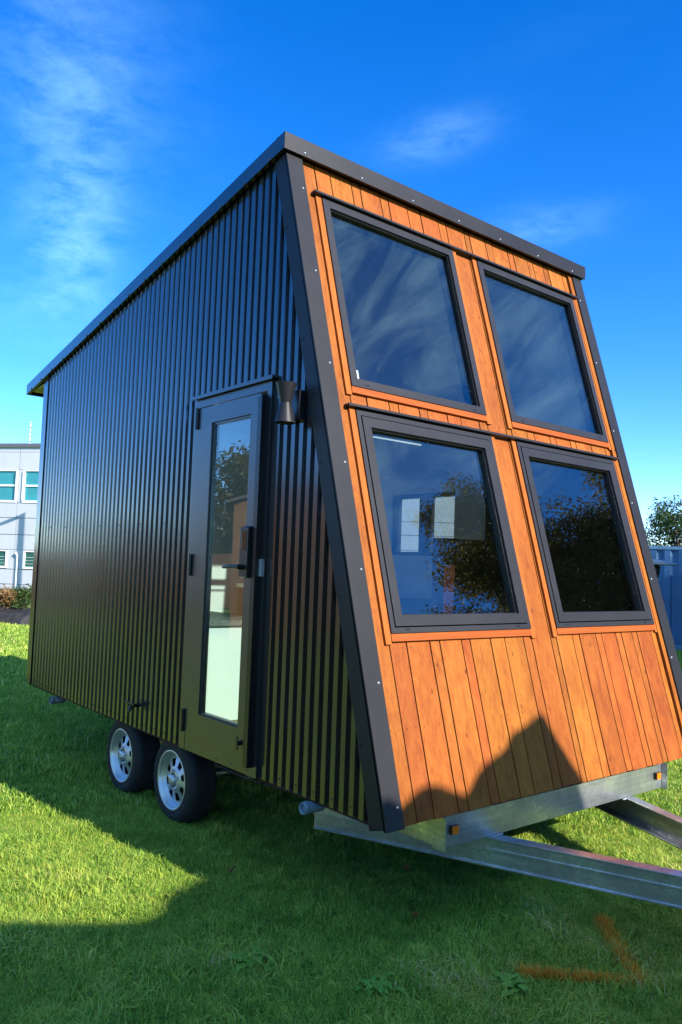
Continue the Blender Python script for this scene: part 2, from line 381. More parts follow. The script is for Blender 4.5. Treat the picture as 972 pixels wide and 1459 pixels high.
# slanted front corner trims (L section)
for side in (0, 1):
    b = MB(); xo = -.010 if side == 0 else WX + .010; sg = 1 if side == 0 else -1
    t1 = 3.10
    fbox(b, min(xo, xo + sg * .098), max(xo, xo + sg * .098), -.006, t1, -.012, .004)
    xi = xo + sg * .098; fbox(b, min(xi, xi - sg * .004), max(xi, xi - sg * .004), -.006, t1, -.045, -.0121)
    # side leg: parallelogram on the side wall
    xa, xb = xo, xo + sg * .006
    q = [(SL * -.004 + .004, -.004), (SL * -.004 + .098, -.004), (SL * t1 + .095, t1 - .02), (SL * t1 + .008, t1)]
    b.prism([(xa, y, z) for y, z in q], (0, 0, 0), (xb - xa, 0, 0))
    for t in (.075, .55, 1.02, 1.5, 1.98, 2.46, 2.92): screw(b, F(xo + sg * .075, t, .004), nrm, .0058, .004, 1)
    for t in (.3, .9, 1.5, 2.1, 2.7): screw(b, (xo, SL * t + .08, t), (-sg, 0, 0), .005, .004, 0)
    b.build('corner_trim', [M['trimblack'], M['screw']], H)
# front substrate + boards
WINX = [(.19, 1.165), (1.385, 2.367)]; WINT = [(.748, 1.771), (1.893, 2.912)]
b = MB()
xs = [.01, WINX[0][0] + .01, WINX[0][1] - .01, WINX[1][0] + .01, WINX[1][1] - .01, WX - .01]
ts = [.0, WINT[0][0] + .01, WINT[0][1] - .01, WINT[1][0] + .01, WINT[1][1] - .01, 3.13]
for i in range(5):
    if i in (0, 2, 4): fbox(b, xs[i], xs[i + 1], ts[0], ts[5], -.125, -.046, 1)
    else:
        for j in (0, 2, 4): fbox(b, xs[i], xs[i + 1], ts[j], ts[j + 1], -.1248, -.0462, 1)
lines = [.090, .184, .288, .435, .499, .646, .707, .855, .962, 1.110, 1.177, 1.338, 1.386, 1.531, 1.597, 1.752, 1.811, 1.955, 2.013, 2.125, 2.180, 2.338, 2.390, 2.434]
full = {0, 10, 11, 21, 22}
for i, (x0, x1) in enumerate(zip(lines[:-1], lines[1:])):
    g = .0035; dz = rng.uniform(-.002, .002); lift = .014 if i == 22 else 0
    spans = [(0., 3.12)] if i in full else [(0., .73), (1.795, 1.872), (2.935, 3.12)]
    for t0, t1 in spans: fbox(b, x0 + g, x1 - g, t0 + (dz if t0 == 0 else 0), t1, -.045, -.021 + lift + rng.uniform(-.0012, .0012))
    for t0, t1 in spans:      # nail heads
        for t in ((t0 + .05, t0 + .36, t1 - .04) if t1 - t0 > .2 else ((t0 + t1) / 2,)):
            if (x1 - x0) > .09: screw(b, F(x0 + .025, t, -.0205), nrm, .0025, .001, 1); screw(b, F(x1 - .025, t, -.0205), nrm, .0025, .001, 1)
b.build('front_cladding', [M['cedar'], M['paper']], H)

# windows
for wi, (x0, x1) in enumerate(WINX):
    for ti, (t0, t1) in enumerate(WINT):
        b = MB()
        fw = .024 if ti == 0 else .042
        def ring(bb, a0, a1, c0, c1, wd, o0, o1, mi=0):
            fbox(bb, a0, a0 + wd, c0, c1, o0, o1, mi); fbox(bb, a1 - wd, a1, c0, c1, o0, o1, mi)
            fbox(bb, a0 + wd, a1 - wd, c0, c0 + wd, o0, o1, mi); fbox(bb, a0 + wd, a1 - wd, c1 - wd, c1, o0, o1, mi)
        ring(b, x0, x1, t0, t1, fw, -.085, 0)
        for xx in (x0 + .1, x1 - .1): fbox(b, xx - .012, xx + .012, t0 + .012, t0 + .018, .0, .0015, 1)   # drain slots
        win = b.build('window', [M['alu'], M['black']], H)
        ins = fw
        if ti == 0:
            b = MB(); g = .005
            ring(b, x0 + fw + g, x1 - fw - g, t0 + fw + g, t1 - fw - g, .048, -.06, .003)
            ring(b, x0 + fw + g + .0479, x1 - fw - g - .0479, t0 + fw + g + .0479, t1 - fw - g - .0479, .006, -.05, -.012, 1)
            b.build('sash', [M['alu'], M['black']], win); ins = fw + g + .053
        else:
            b = MB(); ring(b, x0 + fw - .0001, x1 - fw + .0001, t0 + fw - .0001, t1 - fw + .0001, .006, -.05, -.012)
            b.build('gasket', M['black'], win); ins = fw + .005
        b = MB(); fbox(b, x0 + ins - .004, x1 - ins + .004, t0 + ins - .004, t1 - ins + .004, -.032, -.026)
        b.build('pane', M['glass'], win)
        if wi == 0 and ti == 1:
            b = MB(); fbox(b, x0 + .047, x0 + .075, t0 + .047, t0 + .10, -.0255, -.024); b.build('sticker', M['sticker'], win)
        # timber facing strips round the frame
        fo0, fo1 = -.0195, -.008
        for (a, c) in ((x0 - .036, x0 - .002), (x1 + .002, x1 + (.036 if wi == 0 else .024))):
            b = MB(); fbox(b, a, c, t0 - .045, t1 + .012, fo0, fo1); b.build('window_facing', M['cedartrim'], win)
        b = MB(); fbox(b, x0 - .0015, x1 + .0015, t0 - .034, t0 - .002, fo0, fo1 + .004); b.build('window_sill', M['cedarsill'], win)
for t in (1.795, 2.937):
    b = MB(); fbox(b, .135, 2.412, t - .016, t - .004, -.02, .016); fbox(b, .135, 2.412, t - .004, t, -.02, -.002)
    b.build('head_flashing', M['trimblack'], H)

# roof: sheet, fascia flashings, soffit
b = MB()
YR = 4.65
b.hexa([(-.028, .88, roofz(.88) + .02), (WX + .028, .88, roofz(.88) + .02), (WX + .028, YR, roofz(YR) + .02), (-.028, YR, roofz(YR) + .02),
        (-.028, .88, roofz(.88) + .07), (WX + .028, .88, roofz(.88) + .07), (WX + .028, YR, roofz(YR) + .07), (-.028, YR, roofz(YR) + .07)])
roof = b.build('roof', M['clad'], H)
b = MB()
x = .1
while x < WX - .1:
    a0, a1 = .90, YR - .02
    b.hexa([(x, a0, roofz(a0) + .0702), (x + .03, a0, roofz(a0) + .0702), (x + .03, a1, roofz(a1) + .0702), (x, a1, roofz(a1) + .0702),
            (x + .008, a0, roofz(a0) + .082), (x + .022, a0, roofz(a0) + .082), (x + .022, a1, roofz(a1) + .082), (x + .008, a1, roofz(a1) + .082)]); x += .2
b.build('roof_rib', M['clad'], roof)
for xa, xb in ((-.036, -.029), (WX + .029, WX + .036)):
    b = MB(); y0, y1 = .872, YR
    b.hexa([(xa, y0, roofz(y0)), (xb, y0, roofz(y0)), (xb, y1, roofz(y1)), (xa, y1, roofz(y1)), (xa, y0, roofz(y0) + .084), (xb, y0, roofz(y0) + .084), (xb, y1, roofz(y1) + .084), (xa, y1, roofz(y1) + .084)])
    # turned-in drip lip and top cap
    sg = 1 if xa < 0 else -1; xi = xb if xa < 0 else xa
    for z0, z1, wd in ((0.0, .004, .018), (.0715, .0835, .07)):
        q0, q1 = sorted((xi, xi + sg * wd)); y1b = YR - .002; y0b = .90
        b.hexa([(q0, y0b, roofz(y0b) + z0), (q1, y0b, roofz(y0b) + z0), (q1, y1b, roofz(y1b) + z0), (q0, y1b, roofz(y1b) + z0), (q0, y0b, roofz(y0b) + z1), (q1, y0b, roofz(y0b) + z1), (q1, y1b, roofz(y1b) + z1), (q0, y1b, roofz(y1b) + z1)])
    y = 1.0
    while y < YR: screw(b, (xa if xa < 0 else xb, y, roofz(y) + .008), (-sg, 0, 0), .007, .006); y += .235
    b.build('fascia', M['clad'], H)
b = MB(); b.box(-.0365, WX + .0365, .866, .8715, 3.108, 3.194); b.box(-.03, WX + .03, .8717, .95, 3.183, 3.1935)
b.box(-.03, WX + .03, .8717, .886, 3.108, 3.112)
for x in np.arange(.09, WX, .385): screw(b, (x, .866, 3.125), (0, -1, 0), .0058, .004, 1)
b.build('fascia', [M['trimblack'], M['screw']], H)
b = MB(); b.box(-.028, WX + .028, YR + .001, YR + .008, roofz(YR), roofz(YR) + .084); b.build('fascia', M['clad'], H)
b = MB(); b.hexa([(.0, LY + .022, roofz(LY) - .03), (WX, LY + .022, roofz(LY) - .03), (WX, LY + .30, roofz(LY + .3) + .002), (0, LY + .30, roofz(LY + .3) + .002),
                  (.0, LY + .022, roofz(LY) - .018), (WX, LY + .022, roofz(LY) - .018), (WX, LY + .30, roofz(LY + .3) + .014), (0, LY + .30, roofz(LY + .3) + .014)])
b.build('soffit', M['soffit'], H)

# door assembly
b = MB()
fy0, fy1, fz = DH[0], DH[1], DH[3]
b.box(-.012, .06, fy1 - .055, fy1, -.004, fz); b.box(-.012, .06, fy0 + .018, fy0 + .055, -.004, fz); b.box(-.012, .06, fy0 + .055, fy1 - .055, fz - .055, fz)
b.box(-.010, .06, fy0 + .055, fy1 - .055, -.004, .085)
b.box(.012, .05, fy0, fy0 + .018, -.004, fz)
for y in np.linspace(fy0 + .1, fy1 - .1, 5): screw(b, (-.010, y, .018), (-1, 0, 0), .005, .004)
df = b.build('door_frame', M['door'], H)
b = MB(); b.box(-.034, .02, fy0 - .012, fy1 + .012, fz + .001, fz + .012); b.box(-.034, -.028, fy0 - .012, fy1 + .012, fz - .008, fz + .001)
b.build('door_flashing', M['door'], df)
LF = (.975, 1.600, .098, 1.880)   # leaf y0,y1,z0,z1
b = MB(); gy0, gy1, gz0, gz1 = 1.062, 1.452, .218, 1.786
y0, y1, z0, z1 = LF; xa, xb = -.040, .0
b.box(xa, xb, y0, gy0, z0, z1); b.box(xa, xb, gy1, y1, z0, z1); b.box(xa, xb, gy0, gy1, z0, gz0); b.box(xa, xb, gy0, gy1, gz1, z1)
# glazing bead
for (q0, q1, r0, r1) in ((gy0, gy0 + .012, gz0, gz1), (gy1 - .012, gy1, gz0, gz1), (gy0 + .012, gy1 - .012, gz0, gz0 + .012), (gy0 + .012, gy1 - .012, gz1 - .012, gz1)):
    b.box(xa + .010, -.004, q0 + .0002, q1 - .0002, r0 + .0002, r1 - .0002)
door = b.build('door', M['door'], H)
b = MB(); b.box(-.022, -.014, gy0 + .008, gy1 - .008, gz0 + .008, gz1 - .008); b.build('pane', M['doorglass'], door)
b = MB(); b.box(-.052, -.0402, .955, .984, .045, 1.862); b.box(-.0520, -.013, .948, .955, .045, 1.862); b.build('edge_strip', M['black'], door)
for z in (.165, 1.009, 1.825):
    b = MB(); b.tube((-.046, 1.607, z - .06), (-.046, 1.607, z + .06), .011); b.tube((-.046, 1.607, z - .002), (-.046, 1.607, z + .002), .0125); b.build('hinge', M['black'], door)
b = MB(); b.prism([(-.041, .99, .955), (-.072, .99, .962), (-.072, .99, 1.205), (-.041, .99, 1.216)], (0, 0, 0), (0, .072, 0)); lock = b.build('lock', M['black'], door)
b = MB(); b.tube((-.072, 1.035, 1.01), (-.098, 1.035, 1.01), .013); b.rings([(-.095, 1.025, 1.01), (-.096, 1.10, 1.01), (-.094, 1.175, 1.006)], [.010, .010, .008]); b.build('handle', M['black'], lock)
b = MB(); b.box(-.0735, -.0722, 1.005, 1.047, 1.09, 1.19); b.build('keypad', paint('gloss_black', (.02, .02, .022), .06), lock)
b = MB(); b.box(-.030, -.0125, .925, .9475, .968, 1.052); b.build('strike_plate', M['screw'], df)
b = MB(); b.tube((-.041, 1.028, .15), (-.058, 1.028, .15), .012); b.box(-.063, -.0582, 1.020, 1.036, .118, .182); b.build('bolt', M['black'], door)

# hourglass wall light beside the door
b = MB(); b.box(-.035, .0, .655, .735, 1.71, 1.85); lamp = b.build('wall_lamp', M['black'], H)
b = MB()
for z0, z1, r0, r1 in ((1.690, 1.785, .050, .026), (1.785, 1.878, .026, .050)):
    b.rings([(-.085, .695, z0), (-.085, .695, z1)], [r0, r1], (0, 0, 1), 20)
b.build('lamp_shade', M['trimblack'], lamp)
# hose tap on the wall
b = MB(); b.tube((0, 2.255, .14), (-.05, 2.255, .14), .012); b.rings([(-.045, 2.255, .142), (-.055, 2.255, .12), (-.058, 2.255, .105)], [.011, .011, .010])
b.box(-.058, -.044, 2.20, 2.33, .150, .160); b.tube((-.05, 2.255, .14), (-.05, 2.255, .156), .008); b.build('tap', M['black'], H)

# chassis
b = MB(); xw = .365
def cbeam(bb, p0, p1, z0, z1, out, fl=.05, th=.006, lip=0.):
    """C-channel from p0 to p1 (xy), web on the 'out' side"""
    p0, p1 = Vector((*p0, 0)), Vector((*p1, 0)); d = (p1 - p0).normalized(); n = Vector((d.y, -d.x, 0)) * out
    def slab(a0, a1, za, zb):
        c = [p0 + n * a0, p1 + n * a0, p1 + n * a1, p0 + n * a1]
        bb.hexa([(q.x, q.y, za) for q in c] + [(q.x, q.y, zb) for q in c])
    slab(-th, 0, z0, z1)
    if lip:
        slab(.0, lip, z1 - .008, z1 - .0005); slab(.0, lip, z0 + .0005, z0 + .008); slab(.0, lip * .35, (z0 + z1) / 2 + .004, (z0 + z1) / 2 + .016)
    slab(-fl, -th, z1 - .009, z1); slab(-fl, -th, z0, z0 + .009)
for x, o in ((xw, -1), (2.155, 1)):
    b = MB(); cbeam(b, (x, .085), (x, LY - .05), -.152, -.024, o); b.build('side_rail', M['galv'], H)
b = MB(); cbeam(b, (xw - .008, .05), (2.163, .05), -.155, -.022, 1, .04)
b.box(xw - .014, xw - .008, .018, .092, -.158, -.018); b.box(2.163, 2.169, .018, .092, -.158, -.018)
b.build('front_beam', M['galv'], H)
b = MB()
for y in (1.0, 2.0, 3.0, 4.18):
    b = MB(); b.box(xw + .01, 2.145, y, y + .05, -.13, -.03); b.build('cross_member', M['galv'], H)
for x, o in ((xw + .062, 1), (2.098, 1)):
    b = MB(); sx = .022; b.box(x - sx, x + sx, .036, .0438, -.098, -.06); b.box(x - sx + .003, x + sx - .003, .028, .0359, -.095, -.063, 1)
    b.build('marker_light', [M['black'], M['amber']], H)
for sgn in (1, -1):
    cx = 1.26
    q0 = (cx - sgn * .93, .89); q1 = (cx - sgn * .05, -1.29)
    b = MB(); cbeam(b, q0, q1, -.285, -.156, 1 if sgn > 0 else -1, .055, .007, .010)
    # weld bead and patch under the front beam
    tt = (.89 - .05) / (.89 + 1.29); wx = q0[0] + (q1[0] - q0[0]) * tt
    for k in range(7): b.rings([(wx + sgn * (.01 + k * .012), .047, -.160), (wx + sgn * (.018 + k * .012), .040, -.156)], [.006, .005], None, 6)
    b.build('drawbar', M['galv'], H)
b = MB(); b.box(1.20, 1.32, -1.55, -1.24, -.154, -.142); b.rings([(1.26, -1.45, -.14), (1.26, -1.62, -.135), (1.26, -1.72, -.14)], [.03, .032, .04]); b.build('coupling', M['galv'], H)
b = MB(); b.rings([(1.26, -1.12, -.50 + .12), (1.26, -1.12, .1)], [.025, .025]); b.rings([(1.235, -1.12, -.44), (1.285, -1.12, -.44)], [.06, .06], (1, 0, 0), 18); b.build('jockey_wheel', M['galv'], H)
# under-floor
b = MB(); b.box(.03, WX - .03, .12, LY - .03, -.022, -.003); b.build('floor', M['paper'], H)
# wheels (tyre carries rim and hub)
def wheel(x, y, z, out):
    o = 1 if out < 0 else -1      # inward direction in x
    prof = [(.000, .166), (-.003, .176), (-.0055, .186), (-.004, .189), (-.0065, .193), (-.007, .208), (-.0055, .212), (-.0055, .216), (.000, .226), (.014, .243), (.03, .250), (.14, .250), (.156, .243), (.17, .226), (.172, .17)]
    b = MB(); seg = 56; vs = []
    for (dx, r) in prof:
        for k in range(seg):
            a = 2 * math.pi * k / seg; vs.append((x + o * dx, y + r * math.cos(a), z + r * math.sin(a)))
    n = len(prof); b.add(vs, [(i * seg + k, i * seg + (k + 1) % seg, (i + 1) * seg + (k + 1) % seg, (i + 1) * seg + k) for i in range(n - 1) for k in range(seg)], 0, True)
    for k in range(seg):      # tread blocks
        for j, dx in enumerate((.032, .068, .104)):
            a = 2 * math.pi * (k + .5 * (j % 2)) / seg; c, s_ = math.cos(a), math.sin(a); da = .04
            p = []
            for rr in (.2495, .2545):
                for (q, aa) in ((dx, a - da), (dx + .032, a - da), (dx + .032, a + da), (dx, a + da)): p.append((x + o * q, y + rr * math.cos(aa), z + rr * math.sin(aa)))
            b.hexa(p)
    ty = b.build('wheel', M['rubber'], H)
    b = MB()
    rp = [(-.004, .171), (-.007, .165), (-.003, .159), (.008, .154), (.014, .152), (.018, .142), (.034, .137), (.038, .130)]
    vs = []
    for (dx, r) in rp:
        for k in range(seg): a = 2 * math.pi * k / seg; vs.append((x + o * dx, y + r * math.cos(a), z + r * math.sin(a)))
    n = len(rp); b.add(vs, [(i * seg + k, i * seg + (k + 1) % seg, (i + 1) * seg + (k + 1) % seg, (i + 1) * seg + k) for i in range(n - 1) for k in range(seg)], 0, True)
    # wheel centre: 8 spokes with windows between
    S = 64; def_r = [.130, .121, .076, .060, .040]; dxs = [.038, .030, .022, .012, .010]
    vs = []
    for dx, r in zip(dxs, def_r):
        for k in range(S): a = 2 * math.pi * k / S + .2; vs.append((x + o * dx, y + r * math.cos(a), z + r * math.sin(a)))
    fs = []
    for i in range(4):
        for k in range(S):
            if i == 1 and k % 8 in (1, 2, 3, 4): continue
            fs.append((i * S + k, i * S + (k + 1) % S, (i + 1) * S + (k + 1) % S, (i + 1) * S + k))
    b.add(vs, fs, 0, True)
    b.rings([(x + o * .12, y, z), (x + o * .118, y, z)], [.15, .15], (1, 0, 0), 32, 1)
    b.build('rim', [M['zincrim'], M['rubber']], ty)
    b = MB(); b.rings([(x + o * .014, y, z), (x + o * .002, y, z), (x - o * .008, y, z), (x - o * .011, y, z)], [.034, .032, .027, .016], (1, 0, 0), 24)
    for k in range(5):
        a = 2 * math.pi * k / 5 + .3; p = (x + o * .014, y + .052 * math.cos(a), z + .052 * math.sin(a)); b.rings([p, (p[0] - o * .014, p[1], p[2]), (p[0] - o * .018, p[1], p[2])], [.010, .0095, .005], (1, 0, 0), 6)
    b.build('hub', M['zincrim'], ty)
for y in (1.957, 2.657):
    wheel(.092, y, -.256, -1); wheel(WX - .092, y, -.256, 1)
    b = MB(); b.rings([(.2, y, -.256), (WX - .2, y, -.256)], [.03, .03]); b.box(.42, .47, y - .28, y + .28, -.235, -.215); b.box(2.05, 2.1, y - .28, y + .28, -.235, -.215); b.build('axle', M['galv'], H)
# drain pipe ends and brake rod
for y, zz in ((.535, -.035), (3.70, -.04)):
    b = MB(); seg = 20
    for r0, r1, x0, x1 in ((.026, .022, -.02, .09), ):
        vs = [(q, y + rr * math.cos(2 * math.pi * k / seg), zz - .01 + rr * math.sin(2 * math.pi * k / seg)) for q, rr in ((x1, r0), (x0, r0), (x0, r1), (x1 - .02, r1), (x1 - .02, .001)) for k in range(seg)]
        b.add(vs, [(i * seg + k, i * seg + (k + 1) % seg, (i + 1) * seg + (k + 1) % seg, (i + 1) * seg + k) for i in range(4) for k in range(seg)], 0, True)
    b.rings([(-.005, y, zz - .01), (.01, y, zz - .01)], [.029, .029], (1, 0, 0), seg)
    b.build('drain_pipe', paint('grey_pvc_pipe', (.15, .20, .25), .45) if y < 1 else paint('dull_steel_pipe', (.10, .11, .12), .4, .2), H)
b = MB(); b.rings([(.17, 1.62, -.10), (.19, 1.2, -.11), (.16, .8, -.075), (.1, .57, -.05)], [.005] * 4, None, 8); b.tube((.18, 1.15, -.115), (.18, 1.15, -.07), .006); b.build('gas_line', M['alu'], H)

# interior
b = MB(); ti = .10
yA = .02
def inner_top(y): return roofz(y) - .04
# right lining around side window
def lining(x0, x1, hole):
    segs = [(.20, hole[0], 0.03, None), (hole[0], hole[1], 0.03, hole[2]), (hole[0], hole[1], hole[3], None), (hole[1], LY - .1, 0.03, None)]
    for a, c, z0, z1 in segs:
        pts = [(a, z0), (c, z0), (c, z1 if z1 else inner_top(c)), (a, z1 if z1 else min(inner_top(a), (a - .05) / SL if a < .9 else 9))]
        if a < .85 and z1 is None and c > .9: pts = [(a, z0), (c, z0), (c, inner_top(c)), (.98, inner_top(.98)), (.20, .45)]
        b.prism([(x0, q, z) for q, z in pts], (0, 0, 0), (x1 - x0, 0, 0))
lining(.05, .10, (fy0 + .05, fy1 - .05, 0.03, fz - .05)); lining(WX - .10, WX - .05, (SWIN[0] + .02, SWIN[1] - .02, SWIN[2] + .02, SWIN[3] - .02))
b.box(.1, WX - .1, LY - .11, LY - .05, .03, inner_top(LY))
b.hexa([(.03, .95, inner_top(.95)), (WX - .03, .95, inner_top(.95)), (WX - .03, LY - .05, inner_top(LY - .05)), (.03, LY - .05, inner_top(LY - .05)),
        (.03, .95, inner_top(.95) + .05), (WX - .03, .95, inner_top(.95) + .05), (WX - .03, LY - .05, inner_top(LY - .05) + .05), (.03, LY - .05, inner_top(LY - .05) + .05)])
b.build('interior_lining', M['white'], H)
b = MB(); b.box(.05, WX - .05, .20, LY - .06, .004, .028); b.build('interior_floor', M['floor'], H)
# side window in the far wall
b = MB(); a0, a1, c0, c1 = SWIN
for (q0, q1, r0, r1) in ((a0, a0 + .05, c0, c1), (a1 - .05, a1, c0, c1), (a0 + .05, a1 - .05, c0, c0 + .05), (a0 + .05, a1 - .05, c1 - .05, c1), ((a0 + a1) / 2 - .05, (a0 + a1) / 2 + .05, c0 + .05, c1 - .05)):
    b.box(WX - .07, WX + .008, q0, q1, r0, r1)
sw_ = b.build('side_window', M['alu'], H)
b = MB(); b.box(WX - .03, WX - .024, a0 + .04, a1 - .04, c0 + .04, c1 - .04); b.build('pane', glass('clear_glass', (.92, .95, .95), 1.45), sw_)
# kitchen fittings: bench by the door, run along the far wall, tall red-brown post
b = MB(); b.box(.16, .80, 2.06, 3.3, .03, .63); kb = b.build('kitchen_bench', M['bench'], H)
b = MB(); b.box(.13, .83, 2.03, 3.33, .6305, .665); b.build('worktop', M['stone'], kb)
b = MB(); b.box(1.85, WX - .11, 2.15, 4.1, .03, .80); kb = b.build('kitchen_bench', M['black'], H)
b = MB(); b.box(1.83, WX - .105, 2.13, 4.12, .8005, .835); b.build('worktop', M['white'], kb)
b = MB(); b.box(1.86, 1.96, 2.125, 2.148, .05, .79); b.build('end_panel', M['white'], kb)
b = MB(); b.box(1.98, WX - .11, 1.60, 1.72, .03, 1.26); b.build('post', M['redwood'], H)
b = MB(); b.prism([(WX - .125, .25, .03), (WX - .125, 1.585, .03), (WX - .125, 1.585, 1.95), (WX - .125, .72, 1.95), (WX - .125, .25, .31)], (0, 0, 0), (.022, 0, 0)); b.build('added_dark_panel', M['shedwall0'], H)  # dark panel added behind the right panes to darken their glass
b = MB(); b.box(2.1, WX - .12, 3.1, 3.6, .836, 1.08); b.build('microwave', M['black'], H)
b = MB(); b.box(1.57, 2.36, 1.98, 2.02, 2.035, 2.075); b.box(1.57, 2.36, 1.995, 2.007, 1.975, 1.987); b.build('loft_rail', M['loftrail'], H)  # pale loft edge beam with a thin bar below
b = MB(); b.box(.101, .42, 3.2, 3.9, .70, 1.9); b.box(.101, .40, 2.2, 3.0, 1.45, 1.9); b.build('wall_cupboard', M['redwood'], H)

# ------------------------------------------------------------------ lawn
def lawn_material():
    m, nt, out = new_mat('lawn_soil_and_thatch')
    g = N(nt, 'ShaderNodeNewGeometry').outputs['Position']
    n1 = noise(nt, g, .5, 5, .6); n2 = noise(nt, g, 30, 5, .7); n3 = noise(nt, g, 4, 3, .5)
    a = mth2(nt, 'MULTIPLY', n1.outputs['Fac'], .35); a2 = mth2(nt, 'MULTIPLY', n2.outputs['Fac'], .45); a3 = mth2(nt, 'MULTIPLY', n3.outputs['Fac'], .2)
    s = mth2(nt, 'ADD', mth2(nt, 'ADD', a, a2), a3)
    r = ramp(nt, s, [(.34, (.08, .11, .024)), (.5, (.17, .24, .040)), (.62, (.26, .30, .065)), (.74, (.36, .31, .12))])
    b = N(nt, 'ShaderNodeBsdfPrincipled'); b.inputs['Roughness'].default_value = .9; b.inputs['Specular IOR Level'].default_value = .1
    L(nt, r.outputs[0], b.inputs['Base Color'])
    bp = N(nt, 'ShaderNodeBump'); bp.inputs['Strength'].default_value = .8; bp.inputs['Distance'].default_value = .03
    L(nt, n2.outputs['Fac'], bp.inputs['Height']); L(nt, bp.outputs[0], b.inputs['Normal'])
    L(nt, b.outputs[0], out.inputs[0]); return m
def mth2(nt, op, a, b):
    m = N(nt, 'ShaderNodeMath', operation=op)
    for i, q in enumerate((a, b)):
        if isinstance(q, (int, float)): m.inputs[i].default_value = q
        else: L(nt, q, m.inputs[i])
    return m.outputs[0]
b = MB(); S_ = 600
b.add([(-S_, -S_, 0), (S_, -S_, 0), (S_, S_, 0), (-S_, S_, 0)], [(0, 1, 2, 3)])
tag(b.build('lawn', lawn_material()), 'mown green lawn under and around the tiny house', 'lawn', kind='structure')

GRASS = [(.16, (.06, .16, .022)), (.36, (.17, .34, .040)), (.58, (.35, .48, .062)), (.78, (.52, .56, .10)), (.95, (.62, .60, .18))]
M['grass'] = grassmat('grass_blade', GRASS, (.56, .50, .19))
def tuft(name, nb, rad, h0, h1, wd, mat, lean=.6):
    vs = []; fs = []
    for i in range(nb):
        a = rng.uniform(0, 6.283); rr = rad * math.sqrt(rng.uniform()); x, y = rr * math.cos(a), rr * math.sin(a)
        h = rng.uniform(h0, h1); d = rng.uniform(0, 6.283); ln = rng.uniform(.1, lean) * h; f = rng.uniform(0, 6.283)
        wx, wy = math.cos(f) * wd / 2, math.sin(f) * wd / 2; lx, ly = math.cos(d) * ln, math.sin(d) * ln
        o = len(vs)
        vs += [(x - wx, y - wy, -.004), (x + wx, y + wy, -.004), (x + wx * .8 + lx * .4, y + wy * .8 + ly * .4, h * .6), (x - wx * .8 + lx * .4, y - wy * .8 + ly * .4, h * .6), (x + lx * 1.3, y + ly * 1.3, h * (1 - .2 * ln / h))]
        fs += [(o, o + 1, o + 2, o + 3), (o + 3, o + 2, o + 4)]
    me = bpy.data.meshes.new(name); me.from_pydata(vs, [], fs); me.materials.append(mat)
    return bpy.data.objects.new(name, me)
def scatter(name, polys, density, tufts, mat, smin, smax, seed, kind='stuff', label=None, cat=None):
    b = MB()
    for p in polys: b.add([(x, y, .001) for x, y in p], [tuple(range(len(p)))])
    o = b.build(name, mat)
    ng = bpy.data.node_groups.new(name + '_scatter', 'GeometryNodeTree')
    ng.interface.new_socket('Geometry', in_out='INPUT', socket_type='NodeSocketGeometry'); ng.interface.new_socket('Geometry', in_out='OUTPUT', socket_type='NodeSocketGeometry')
    gi = ng.nodes.new('NodeGroupInput'); go = ng.nodes.new('NodeGroupOutput'); jn = ng.nodes.new('GeometryNodeJoinGeometry')
    for k, t in enumerate(tufts):
        dp = ng.nodes.new('GeometryNodeDistributePointsOnFaces'); dp.inputs['Density'].default_value = density / len(tufts); dp.inputs['Seed'].default_value = seed + k
        ip = ng.nodes.new('GeometryNodeInstanceOnPoints'); oi = ng.nodes.new('GeometryNodeObjectInfo'); oi.inputs['Object'].default_value = t
        rv = ng.nodes.new('FunctionNodeRandomValue'); rv.data_type = 'FLOAT_VECTOR'; rv.inputs[0].default_value = (-.12, -.12, 0); rv.inputs[1].default_value = (.12, .12, 6.283); rv.inputs['Seed'].default_value = seed + 10 + k
        sv = ng.nodes.new('FunctionNodeRandomValue'); sv.data_type = 'FLOAT'; sv.inputs[2].default_value = smin; sv.inputs[3].default_value = smax; sv.inputs['Seed'].default_value = seed + 20 + k
        # patchy height
        nz = ng.nodes.new('ShaderNodeTexNoise'); nz.inputs['Scale'].default_value = 1.9; nz.inputs['Detail'].default_value = 3
        mr = ng.nodes.new('ShaderNodeMapRange'); mr.inputs[1].default_value = .3; mr.inputs[2].default_value = .7; mr.inputs[3].default_value = .42; mr.inputs[4].default_value = 1.6
        mu = ng.nodes.new('ShaderNodeMath'); mu.operation = 'MULTIPLY'
        ps = ng.nodes.new('GeometryNodeInputPosition'); ng.links.new(ps.outputs[0], nz.inputs['Vector']); ng.links.new(nz.outputs[0], mr.inputs[0]); ng.links.new(mr.outputs[0], mu.inputs[0]); ng.links.new(sv.outputs[1], mu.inputs[1])
        ng.links.new(gi.outputs[0], dp.inputs[0]); ng.links.new(dp.outputs[0], ip.inputs[0]); ng.links.new(oi.outputs['Geometry'], ip.inputs['Instance'])
        ng.links.new(rv.outputs[0], ip.inputs['Rotation']); ng.links.new(mu.outputs[0], ip.inputs['Scale']); ng.links.new(ip.outputs[0], jn.inputs[0])
    ng.links.new(jn.outputs[0], go.inputs[0])
    md = o.modifiers.new('scatter', 'NODES'); md.node_group = ng
    tag(o, label, cat, kind=kind); return o
tn = [tuft('blade_tuft', 60, .055, .012, .034, .0029, M['grass'], 1.3) for k in range(3)] + [tuft('blade_tuft', 46, .06, .010, .022, .0028, M['grass'], 2.6), tuft('blade_tuft', 40, .05, .02, .052, .0034, M['grass'], .9), tuft('blade_tuft', 26, .05, .012, .03, .0065, M['grass'], 1.6)]
tf = [tuft('blade_tuft', 70, .13, .016, .042, .0060, M['grass']) for k in range(3)]
tff = [tuft('blade_tuft', 70, .26, .018, .05, .014, M['grass']) for k in range(3)]
FW = math.atan2(cf.x, cf.y)
